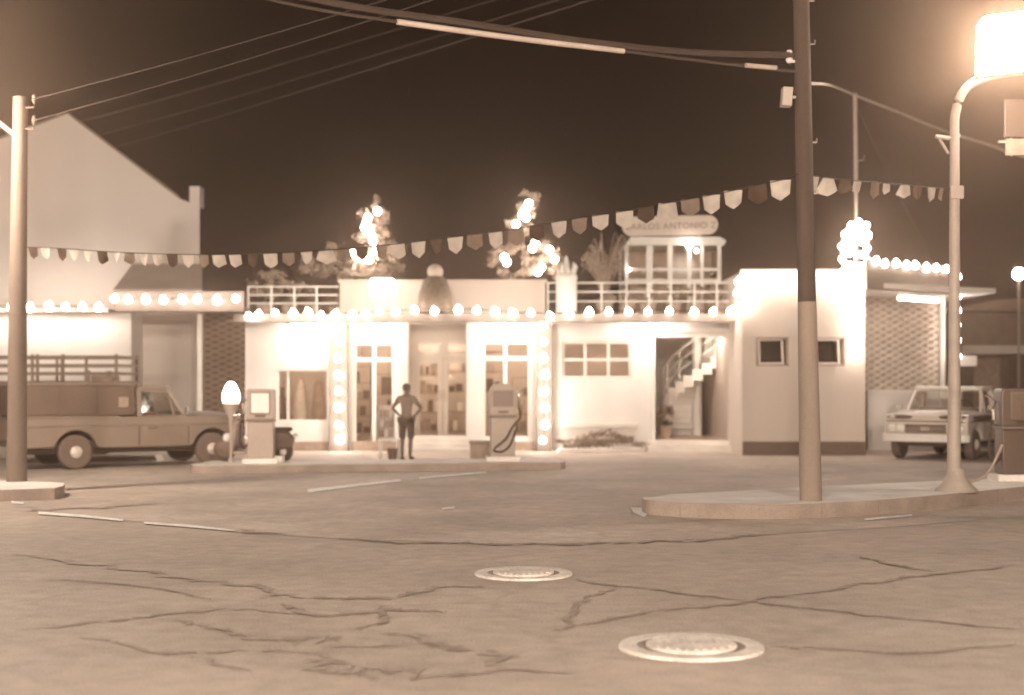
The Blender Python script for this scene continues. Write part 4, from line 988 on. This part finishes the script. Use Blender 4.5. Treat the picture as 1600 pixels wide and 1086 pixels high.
def pickup(loc, rz, label, body, roof_m, side_band, canopy, hood_m):
    e = empty('pickup_truck', loc, label, 'truck', 'parked pickup trucks', rz)
    zc, ra = .34, .425
    def arch(xc): return [(xc + ra * math.cos(R(a)), zc + ra * math.sin(R(a))) for a in range(12, 169, 13)]
    prof = [(2.02, .44), (2.09, .60), (2.10, .80), (2.05, .96), (1.95, 1.01), (.85, 1.05), (-.15, 1.03), (-2.42, 1.01), (-2.50, .98), (-2.50, .46), (-2.42, .42)]
    prof += [(p[0], p[1]) for p in reversed(arch(-1.42))] + [(-.9, .40), (.9, .40)] + [(p[0], p[1]) for p in reversed(arch(1.42))]
    MB().prism(prof, -.94, .94).build('body', M[body], e, bevel=.035, seg=3, smooth=True)
    MB().box(-2.3, 1.95, -.70, .70, .30, .55).build('chassis', M['rubber'], e)
    for s_ in (-1, 1):
        MB().box(-2.45, 1.98, s_ * .945 - .012, s_ * .945 + .012, .835, .865).build('side_moulding', M['chrome'], e, bevel=.006)
        if side_band: MB().box(-2.40, 1.70, s_ * .945 - .005, s_ * .945 + .005, .868, .975).build('side_band', M[side_band], e)
        MB().box(-.16, -.145, s_ * .944 - .006, s_ * .944 + .006, .45, .83).box(.88, .893, s_ * .944 - .006, s_ * .944 + .006, .45, .83).build('door_seam', M['rubber'], e)
        MB().tube([(.02, s_ * .96, .80), (.04, s_ * .985, .80), (.20, s_ * .985, .80), (.22, s_ * .96, .80)], .014, 6).build('door_handle', M['chrome'], e)
        MB().box(-2.40, -.55, s_ * .90 - .05, s_ * .90 + .05, 1.005, 1.05).build('bed_rail', M[body], e, bevel=.012)
        MB().obox((.80, s_ * 1.06, 1.16), (.03, .14, .10)).tube([(.78, s_ * .95, 1.06), (.80, s_ * 1.06, 1.12)], .01, 5).build('side_mirror', M['chrome'], e)
        for xw in (-1.42, 1.42): wheel_parts(e, xw, s_ * .82, .34, .34, .2, tyre='rubberdusty')
    # hood with a raised centre and rounded nose
    hd = MB()
    st_ = [(.84, .80, 1.055, 1.085), (1.2, .80, 1.045, 1.095), (1.7, .80, 1.02, 1.085), (2.0, .78, .97, 1.05), (2.09, .74, .93, .98)]
    vs = []
    for (x_, w_, zb, zt_) in st_: vs += [(x_, -w_, zb), (x_, -w_ * .86, zt_), (x_, -w_ * .3, zt_ + .02), (x_, w_ * .3, zt_ + .02), (x_, w_ * .86, zt_), (x_, w_, zb)]
    fs = [(i * 6 + k, i * 6 + k + 1, i * 6 + 7 + k, i * 6 + 6 + k) for i in range(4) for k in range(5)] + [tuple(range(6)), tuple(range(29, 23, -1))] + [(i * 6, i * 6 + 6, i * 6 + 11, i * 6 + 5) for i in range(4)]
    hd.add(vs, fs).build('hood', M[hood_m], e, smooth=True)
    # front face: pods, light bar, grille, headlights, bumper
    for s_ in (-1, 1):
        MB().ball((2.06, s_ * .58, .955), 1, 14, 8, (.07, .33, .055)).build('nose_pod', M['truckdark'], e, smooth=True)
        MB().ball((2.10, s_ * .74, .95), 1, 10, 6, (.05, .08, .035)).build('turn_lamp', M['lens'], e, smooth=True)
        for k in (.56, .76):
            MB().lathe([(.085, -.02), (.085, .02), (.07, .035), (.01, .045)], (2.10, s_ * k, .70), 16, 'X').build('headlight', M['lens'], e, smooth=True)
    MB().box(2.05, 2.125, -.90, .90, .83, .875).build('front_bar', M['chrome'], e, bevel=.015)
    g_ = MB().box(2.06, 2.112, -.46, .46, .60, .79).build('grille', M['truckdark'], e)
    MB().box(2.112, 2.125, -.44, .44, .69, .705).box(2.112, 2.125, -.44, .44, .64, .652).box(2.112, 2.13, -.10, .10, .66, .74).build('grille_bar', M['chrome'], g_)
    bp = MB(); pr = [(2.10, -.98), (2.20, -.90), (2.24, -.5), (2.25, 0), (2.24, .5), (2.20, .90), (2.10, .98), (2.05, .98), (2.13, .86), (2.17, 0), (2.13, -.86), (2.05, -.98)]
    bp.prism(pr, .40, .57, 'Z').build('front_bumper', M['chrome' if canopy else 'frame'], e, bevel=.02, seg=3)
    MB().box(-2.62, -2.52, -.90, .90, .44, .58).build('rear_bumper', M['chrome'], e, bevel=.02)
    for s_ in (-1, 1): MB().box(-2.53, -2.50, s_ * .84 - .06, s_ * .84 + .06, .70, .90).build('tail_lamp', M['goods'], e, bevel=.01)
    # cab
    cb_ = MB(); T = 1.555
    for s_ in (-1, 1):
        for (a, b, w) in (((.83, .84, 1.05), (.52, .74, T), .055), ((-.13, .86, 1.03), (-.13, .76, T), .10), ((.60, .865, 1.05), (.50, .755, T), .03)):
            cb_.bar((a[0], s_ * a[1], a[2]), (b[0], s_ * b[1], b[2]), w, w)
        cb_.bar((-.13, s_ * .76, T - .01), (.52, s_ * .75, T - .01), .05)
    cb_.bar((.52, -.74, T), (.52, .74, T), .05); cb_.bar((-.13, -.76, T), (-.13, .76, T), .06); cb_.box(-.17, -.11, -.86, .86, 1.02, 1.14)
    cb_.build('cab_frame', M[body], e)
    MB().prism([(-.20, -.76), (-.13, -.82), (.45, -.80), (.60, -.66), (.64, 0), (.60, .66), (.45, .80), (-.13, .82), (-.20, .76), (-.22, 0)], T + .005, T + .085, 'Z').build('cab_roof', M[roof_m], e, bevel=.03, seg=3)
    MB().add([(.82, -.80, 1.07), (.82, .80, 1.07), (.525, .71, T - .02), (.525, -.71, T - .02)], [(0, 1, 2, 3)]).build('windshield', M['glass'], e, fix=False)
    for s_ in (-1, 1): MB().add([(-.08, s_ * .85, 1.06), (.60, s_ * .85, 1.06), (.48, s_ * .755, T - .02), (-.08, s_ * .765, T - .02)], [(0, 1, 2, 3)]).build('side_window', M['glass'], e, fix=False)
    MB().box(-.06, .28, -.78, .78, .70, 1.12).build('seat', M['goods'], e, bevel=.03)
    sw = MB(); sw.tube([(.50 + .06 * math.cos(t * .524), .38 + .19 * math.sin(t * .524), 1.15 + .17 * math.cos(t * .524)) for t in range(13)], .013, 6).build('steering_wheel', M['rubber'], e)
    if canopy:
        cp = MB().prism([(-2.48, -.88), (-.235, -.88), (-.235, .88), (-2.48, .88)], 1.055, 1.66, 'Z').build('canopy', M['canopy'], e, bevel=.02)
        MB().box(-2.52, -.21, -.92, .92, 1.664, 1.70).build('canopy_roof', M['truck'], cp, bevel=.012)
        for s_ in (-1, 1):
            MB().box(-.56, -.36, s_ * .884 - .006, s_ * .884 + .006, 1.22, 1.42).build('canopy_window', M['goods2'], cp, bevel=.02)
            rb = MB()
            for xx in (-2.44, -1.7, -.96, -.27): rb.box(xx - .03, xx + .03, s_ * .886 - .008, s_ * .886 + .008, 1.06, 1.655)
            rb.build('canopy_rib', M['canopy'], cp)
    else:
        MB().box(-2.42, -.35, -.84, .84, .95, 1.015).build('bed_floor', M['rubber'], e)
    return e
pickup((-7.93, 29.3, 0.006), math.atan2(1.6, 2.34), 'dusty tan pickup with a dark boxy canopy parked in front of the annex', 'truck', 'truck', None, True, 'truck')
th = R(35)
pickup((X(1447, 31.3) + 2.05 * math.sin(th), 31.3 + 2.05 * math.cos(th), 0.006), math.atan2(-math.cos(th), -math.sin(th)), 'cream pickup with a dark side band facing the street under the yard canopy', 'truckwhite', 'frame', 'truckdark', False, 'truckwhite')

# stake truck whose slatted bed shows above the pickup
stx = X(186, 31.5)
e = empty('stake_truck', (stx - 2.0, 32.3, 0.006), 'stake-bed truck, only its slatted sides showing behind the tan pickup', 'truck')
def W(v): return v
bedm = MB().box(stx - 4.0, stx, 31.45, 33.15, .92, 1.04); bedm.build('bed', M['wood'], e, world=True)
MB().box(stx - 5.6, stx - .1, 31.9, 32.7, .6, .9).build('chassis', M['rubber'], e, world=True)
for k, (za, zb_) in enumerate(((2.27, 2.33), (2.08, 2.14), (1.90, 1.96), (1.70, 1.76), (1.45, 1.55), (1.15, 1.25))):
    s_ = MB()
    for yy in (31.47, 33.11): s_.box(stx - 4.0, stx, yy - .015, yy + .015, za, zb_)
    for xx in (stx - .02, stx - 3.98): s_.box(xx - .015, xx + .015, 31.50, 33.08, za, zb_)
    s_.build('slat', M['wood'], e, world=True)
for px in (52, 60, 100, 138, 183):
    xx = X(px, 31.5)
    for yy in (31.435, 33.145): MB().box(xx - (.03 if px != 138 else .06), xx + (.03 if px != 138 else .06), yy - .018, yy + .018, 1.04, 2.36 if px != 138 else 2.0).build('stake', M['wood'], e, world=True)
MB().box(X(146, 32), X(178, 32), 31.8, 32.5, 1.05, Z(587, 32)).build('load_crate', M['goods2'], e, world=True, bevel=.02)
for xx in (stx - .9, stx - 4.6):
    for yy in (31.6, 33.0):
        t = MB().lathe([(.25, -.12), (.38, -.12), (.42, -.07), (.42, .07), (.38, .12), (.25, .12)], (xx, yy, .42), 22, 'Y').build('wheel', M['rubberdusty'], e, world=True, smooth=True)
        MB().lathe([(.02, -.10), (.12, -.08), (.26, -.02), (.26, .02), (.12, .08), (.02, .10)], (xx, yy, .42), 18, 'Y').build('hubcap', M['hub'], t, world=True, smooth=True)
c0 = stx - 4.15
cb = MB().prism([(c0, .7), (c0, 2.0), (c0 - .2, 2.08), (c0 - 1.0, 2.06), (c0 - 1.35, 1.45), (c0 - 2.2, 1.35), (c0 - 2.3, .7)], 31.5, 33.1); cb.build('cab', M['truck'], e, world=True, bevel=.06, seg=3)
MB().box(c0 - 1.0, c0 - .25, 31.485, 31.498, 1.45, 1.92).build('cab_window', M['glassdark'], e, world=True)

# ================================================================== PUMPS
def pump(loc, label, w, h, body, upper, dial, style, rz=0.0):
    e = empty('fuel_pump', loc, label, 'fuel pump', 'fuel pumps', rz)
    d = .40; hm = h * .56
    MB().box(-w / 2 - .07, w / 2 + .07, -d / 2 - .06, d / 2 + .06, 0, .10).build('plinth', M['concrete'], e, bevel=.015)
    MB().box(-w / 2 + .02, w / 2 - .02, -d / 2 + .01, d / 2 - .01, .10, hm).build('cabinet', M[body], e, bevel=.02, seg=3)
    MB().box(-w / 2 - .005, w / 2 + .005, -d / 2 - .015, d / 2 + .015, hm + .002, hm + .045).build('belt_band', M['pumpdark'], e, bevel=.008)
    cr_ = .20 if style == 'round' else .06
    out = [(-w / 2, hm + .047), (w / 2, hm + .047)]
    for k in range(7): a = math.pi / 2 * k / 6; out.append((w / 2 - cr_ + cr_ * math.cos(a), h - cr_ + cr_ * math.sin(a)))
    for k in range(7): a = math.pi / 2 + math.pi / 2 * k / 6; out.append((-w / 2 + cr_ + cr_ * math.cos(a), h - cr_ + cr_ * math.sin(a)))
    hd = MB().prism(out, -d / 2, d / 2).build('head', M[upper], e, bevel=.02, seg=3)
    dw, dh = (.17, .19) if style != 'round' else (.20, .16)
    dz = h - .27 if style != 'round' else h - .30
    for s_ in (-1, 1):
        f_ = MB().box(-dw - .025, dw + .025, s_ * (d / 2 + .012) - .011, s_ * (d / 2 + .012) + .011, dz - dh - .025, dz + dh + .025).build('dial_frame', M['pumpdark' if style != 'round' else body], hd, bevel=.01)
        MB().box(-dw, dw, s_ * (d / 2 + .027) - .003, s_ * (d / 2 + .027) + .003, dz - dh, dz + dh).build('dial', M[dial], f_, bevel=.02)
        MB().box(-.10, .10, s_ * (d / 2 + .012) - .01, s_ * (d / 2 + .012) + .01, hm + .10, hm + .13).build('counter_slot', M['rubber'], hd)
    sx = 1 if style == 'round' else -1
    nz_ = MB().tube([(sx * (w / 2 + .03), -.02, h - .20), (sx * (w / 2 + .07), -.03, h - .32), (sx * (w / 2 + .06), -.03, h - .48)], [.02, .035, .03], 8).tube([(sx * (w / 2 + .05), -.03, h - .21), (sx * (w / 2 + .13), -.06, h - .13), (sx * (w / 2 + .22), -.07, h - .10)], .014, 6)
    nz_.build('nozzle', M['chrome'], e, smooth=True)
    if style == 'round':
        hp_ = [(w / 2 + .06, -.03, h - .48), (w / 2 + .08, -.12, hm), (w / 2 - .08, -d / 2 - .05, hm - .18), (.05, -d / 2 - .06, hm - .42), (-w / 2 + .08, -d / 2 - .05, .24), (-.02, -d / 2 - .06, .20), (w / 2 - .12, -d / 2 - .05, .34), (w / 2 - .02, -d / 2 - .03, .62)]
    else:
        hp_ = [(sx * (w / 2 + .06), -.03, h - .48), (sx * (w / 2 + .12), -.04, hm), (sx * (w / 2 + .13), -.03, .42), (sx * (w / 2 + .05), -.06, .28), (sx * (w / 2 - .03), -.12, .42)]
    MB().tube(catmull(hp_, 6), .022, 8).build('hose', M['rubber'], e, smooth=True)
    return e
pump((X(409, 27.4), 27.35, .15), 'left fuel pump on the island, with a bright square dial', .54, 1.44, 'pump', 'pump', 'dial', 'square', R(4))
pump((X(785, 27.9), 28.15, .15), 'right fuel pump on the island, round-topped, its hose slung across the front', .53, 1.55, 'pump', 'pump', 'pumpdark', 'round', R(4))
pump((X(1597, 21.6), 21.75, .19), 'tall dark fuel pump cut by the right edge, on the kerbed island', .66, 1.42, 'truckdark', 'truckdark', 'goods', 'square', R(0))
o = MB().tube(catmull([G(1555, 700, .19) + Vector((-4.2, -4.2, 0)), G(1550, 720, .5)], 2), .02, 6) if False else None
hz = MB().tube(catmull([Vector((X(1562, 21.6), 21.5, .75)), Vector((X(1548, 21.5), 21.4, .45)), Vector((X(1530, 21.3), 21.2, .26)), Vector((X(1508, 21.0), 21.0, .215)), Vector((X(1500, 20.6), 20.7, .215))], 6), .02, 7).build('spare_hose', M['pump'], smooth=True)
tag(hz, 'thin hose curling from the dark pump onto the kerbed island', 'hose')
o = MB().box(X(424, 27.3), X(442, 27.3), 27.25, 27.55, .15, .29).build('kerb_block', M['frame'], bevel=.03); tag(o, 'small pale block at the right foot of the left fuel pump', 'block')
o = MB().box(X(735, 29.6), X(766, 29.6), 29.4, 29.8, .006, .44).box(X(733, 29.6), X(768, 29.6), 29.38, 29.82, .443, .50).build('side_cabinet', M['goods2'], bevel=.015); tag(o, 'low cabinet with a pale top standing left behind the right fuel pump', 'cabinet')

# globe lantern near the truck nose
gb = Vector((X(361, 27.8), 27.8, .15)); gz = Z(613, 27.8)
e = empty('globe_lantern', gb, 'glowing globe lantern on a post beside the tan pickup nose', 'lamp')
MB().lathe([(.07, 0), (.05, .06), (.028, .1), (.028, gz - .75 - .15), (.05, gz - .5 - .15), (.14, gz - .30 - .15), (.17, gz - .22 - .15)], gb, 14).build('post', M['steel'], e, world=True, smooth=True)
MB().lathe([(.15, gz - .21), (.175, gz - .12), (.17, gz - .02), (.12, gz + .10), (.085, gz + .17), (.05, gz + .20), (.01, gz + .21)], (gb.x, gb.y, 0), 18).build('globe', emit('lantern glass', BULB, 7.0), e, world=True, smooth=True)

# scooter behind the left pump
sy_ = 28.0
e = empty('motor_scooter', (X(400, sy_), sy_, .15), 'dark motor scooter standing on the island behind the left fuel pump', 'scooter')
fw, rw = Vector((X(352, sy_), sy_, .15 + .19)), Vector((X(443, sy_), sy_, .15 + .19))
for nm, c_ in (('wheel', fw), ('wheel', rw)):
    t = MB().lathe([(.11, -.045), (.17, -.05), (.19, -.025), (.19, .025), (.17, .05), (.11, .045)], c_, 22, 'Y').build(nm, M['rubber'], e, world=True, smooth=True)
    MB().lathe([(.02, -.06), (.06, -.05), (.115, -.02), (.115, .02), (.06, .05), (.02, .06)], c_, 18, 'Y').build('rim', M['hub'], t, world=True, smooth=True)
hx_ = fw.x + .22
MB().tube([fw + Vector((0, 0, .02)), Vector((hx_ - .06, sy_, .75)), Vector((hx_, sy_, 1.05))], .035, 8).build('steering_column', M['steel'], e, world=True, smooth=True)
MB().tube([Vector((hx_, sy_ - .32, 1.07)), Vector((hx_ + .01, sy_, 1.06)), Vector((hx_, sy_ + .32, 1.07))], .018, 6).build('handlebar', M['chrome'], e, world=True, smooth=True)
MB().ball(Vector((fw.x + .04, sy_, .62)), .095, 12, 8).build('headlight', M['lens'], e, world=True, smooth=True)
MB().ball(fw + Vector((0, 0, .06)), 1, 14, 8, (.24, .08, .20)).build('front_mudguard', M['goods'], e, world=True, smooth=True)
MB().prism([(hx_ - .10, .36), (hx_ - .03, .34), (hx_ + .05, .92), (hx_ - .03, .95)], sy_ - .2, sy_ + .2).prism([(hx_ - .05, .30), (hx_ + .42, .30), (hx_ + .42, .36), (hx_ - .05, .36)], sy_ - .17, sy_ + .17).build('leg_shield', M['goods2'], e, world=True, bevel=.02)
MB().prism([(hx_ + .40, .30), (rw.x + .16, .42), (rw.x + .22, .62), (rw.x + .10, .74), (hx_ + .42, .74), (hx_ + .36, .55)], sy_ - .15, sy_ + .15).build('body_shell', M['goods'], e, world=True, bevel=.05, seg=3)
MB().box(hx_ + .40, rw.x + .16, sy_ - .13, sy_ + .13, .745, .83).build('saddle', M['rubber'], e, world=True, bevel=.03, seg=3)
MB().ball(Vector((rw.x + .24, sy_, .66)), .05, 8, 6).build('tail_lamp', M['lens'], e, world=True, smooth=True)

# ================================================================== STOOL, BUCKET, PERSON
sx_, sy2 = X(608, 31.2), 31.3
e = empty('stool', (sx_, sy2, .004), 'white-topped stool beside the standing person', 'stool')
MB().box(-.24, .24, -.17, .17, .43, .475).build('seat', M['frame'], e, bevel=.01)
for a in (-1, 1):
    for b in (-1, 1): MB().bar((a * .20, b * .13, 0), (a * .19, b * .12, .43), .035).build('leg', M['frame'], e)
MB().bar((-.19, -.12, .18), (.19, -.12, .18), .025).bar((-.19, .12, .18), (.19, .12, .18), .025).build('stretcher', M['frame'], e)
e = empty('oil_rack', (X(603, 31.2), 31.32, .482), 'small rack of oil tins standing on the white-topped stool', 'rack')
for a in (-1, 1): MB().box(a * .17 - .012, a * .17 + .012, -.10, .10, 0, .74).build('side_frame', M['steel'], e)
MB().box(-.157, .157, .06, .08, .02, .74).build('back_panel', M['signboard'], e)
for k in range(3):
    MB().box(-.157, .157, -.10, .10, .02 + k * .22, .035 + k * .22).build('shelf', M['steel'], e)
    for q_ in range(3): MB().lathe([(.042, 0), (.042, .15), (.036, .155)], (-.10 + q_ * .10, 0, .037 + k * .22), 12).build('oil_tin', M[('goods2', 'goods3', 'pump')[(k + q_) % 3]], e, smooth=True)
e = empty('bucket', (X(613, 30.8), 30.8, .004), 'dark bucket on the ground in front of the white-topped stool', 'bucket')
MB().lathe([(.085, 0), (.12, .27), (.128, .28), (.115, .27), (.08, .03)], n=18).build('pail', M['goods'], e, smooth=True)
MB().tube([(.122 * math.cos(t * .2618), -.02 - .02 * math.sin(t * .2618), .26 + .10 * math.sin(t * .2618)) for t in range(13)], .006, 5).build('handle', M['steel'], e)

def skinned(name, verts, edges, radii, m_, parent, root=0, sub=2):
    me = bpy.data.meshes.new(name); me.from_pydata(verts, edges, []); me.materials.append(M[m_])
    o = bpy.data.objects.new(name, me); col.objects.link(o); o.parent = parent
    s_ = o.modifiers.new('skin', 'SKIN'); s_.use_smooth_shade = True
    if not me.skin_vertices: me.attributes  # layer is made by the modifier
    if not me.skin_vertices:
        b = bmesh.new(); b.from_mesh(me); b.verts.layers.skin.verify(); b.to_mesh(me); b.free()
    for i, r_ in enumerate(radii):
        d_ = me.skin_vertices[0].data[i]; d_.radius = (r_, r_) if not isinstance(r_, tuple) else r_; d_.use_root = (i == root)
    sb_ = o.modifiers.new('subdivision', 'SUBSURF'); sb_.levels = sub; sb_.render_levels = sub
    return o
pe = empty('person', (X(635, 31.0), 31.0, .004), 'standing person in dark knee-length clothes, elbows out, hands on hips', 'person', rz=R(-14))
pe.scale = (.90, .95, 1)
V = [(0, 0, .92), (0, .01, 1.06), (0, .01, 1.24), (0, 0, 1.38), (0, 0, 1.47), (0, .015, 1.54), (0, .02, 1.61), (0, .01, 1.665)]
Rr = [.125, .115, .135, .10, .052, .078, .092, .055]
E_ = [(0, 1), (1, 2), (2, 3), (3, 4), (4, 5), (5, 6), (6, 7)]
def addv(p, r_, to):
    V.append(p); Rr.append(r_); E_.append((to, len(V) - 1)); return len(V) - 1
for s_ in (-1, 1):
    h = addv((s_ * .10, 0, .84), .085, 0); k = addv((s_ * .105, .01, .48), .058, h); cfl = addv((s_ * .105, -.015, .34), .054, k); a = addv((s_ * .10, -.01, .08), .038, cfl); addv((s_ * .12, .09, .045), .036, a); addv((s_ * .125, .16, .035), .028, len(V) - 1)
    sh = addv((s_ * .175, 0, 1.37), .062, 3); el = addv(((.40, -.06, 1.15) if s_ > 0 else (-.33, -.08, 1.16)), .040, sh)
    wr = addv(((.22, .04, 1.00) if s_ > 0 else (-.20, .05, 1.00)), .027, el); pm = addv((V[wr][0] - s_ * .05, V[wr][1] + .035, .975), .032, wr)
    for i, (dx, dz, l_) in enumerate(((.0, .03, .055), (.012, .012, .065), (.012, -.008, .06), (.006, -.028, .045))):
        f1 = addv((V[pm][0] - s_ * (.02 + dx), V[pm][1] + .035, V[pm][2] + dz), .010, pm); addv((V[f1][0] - s_ * .01, V[f1][1] + l_ * .7, V[f1][2] - .012), .008, f1)
    addv((V[pm][0] - s_ * .02, V[pm][1] - .045, V[pm][2] + .02), .011, pm)
addv((0, .115, 1.575), .014, 6); addv((-.088, .0, 1.585), .016, 6); addv((.088, .0, 1.585), .016, 6)
skinned('body', V, E_, Rr, 'skin', pe)
skinned('shirt', [(0, .005, .93), (0, .01, 1.06), (0, .01, 1.24), (0, 0, 1.37), (-.18, 0, 1.365), (.18, 0, 1.365), (-.265, -.045, 1.255), (.30, -.035, 1.25)], [(0, 1), (1, 2), (2, 3), (3, 4), (3, 5), (4, 6), (5, 7)], [.142, .130, .150, .105, .082, .082, .062, .062], 'shirt', pe)
skinned('trousers', [(0, 0, .96), (-.10, 0, .86), (.10, 0, .86), (-.107, .01, .66), (.107, .01, .66), (-.108, .01, .47), (.108, .01, .47)], [(0, 1), (0, 2), (1, 3), (2, 4), (3, 5), (4, 6)], [.15, .118, .118, .100, .100, .082, .082], 'trousers', pe)
MB().ball((0, .0, 1.622), 1, 16, 10, (.098, .102, .085)).build('hair', M['hair'], pe, smooth=True)
for s_ in (-1, 1):
    MB().ball((s_ * .12, .07, .045), 1, 12, 8, (.05, .13, .05)).build('shoe', M['rubber'], pe, smooth=True)
    MB().ball((s_ * .034, .094, 1.60), .012, 8, 6).build('eye', M['hair'], pe, smooth=True)
MB().ball((0, .092, 1.535), 1, 8, 6, (.026, .010, .008)).build('mouth', M['shirt'], pe, smooth=True)

# ================================================================== AIR
hz_ = MB().box(-75, 75, -12, 75, -1, 13).build('haze', M['road'])
hm_ = bpy.data.materials.new('night air'); hm_.use_nodes = True; hm_.node_tree.nodes.clear()
n_o = hm_.node_tree.nodes.new('ShaderNodeOutputMaterial'); n_v = hm_.node_tree.nodes.new('ShaderNodeVolumePrincipled')
n_v.inputs['Color'].default_value = (0.86, 0.62, 0.46, 1); n_v.inputs['Density'].default_value = 0.0055; n_v.inputs['Anisotropy'].default_value = 0.9
hm_.node_tree.links.new(n_v.outputs[0], n_o.inputs['Volume'])
hz_.data.materials[0] = hm_
tag(hz_, kind='stuff')
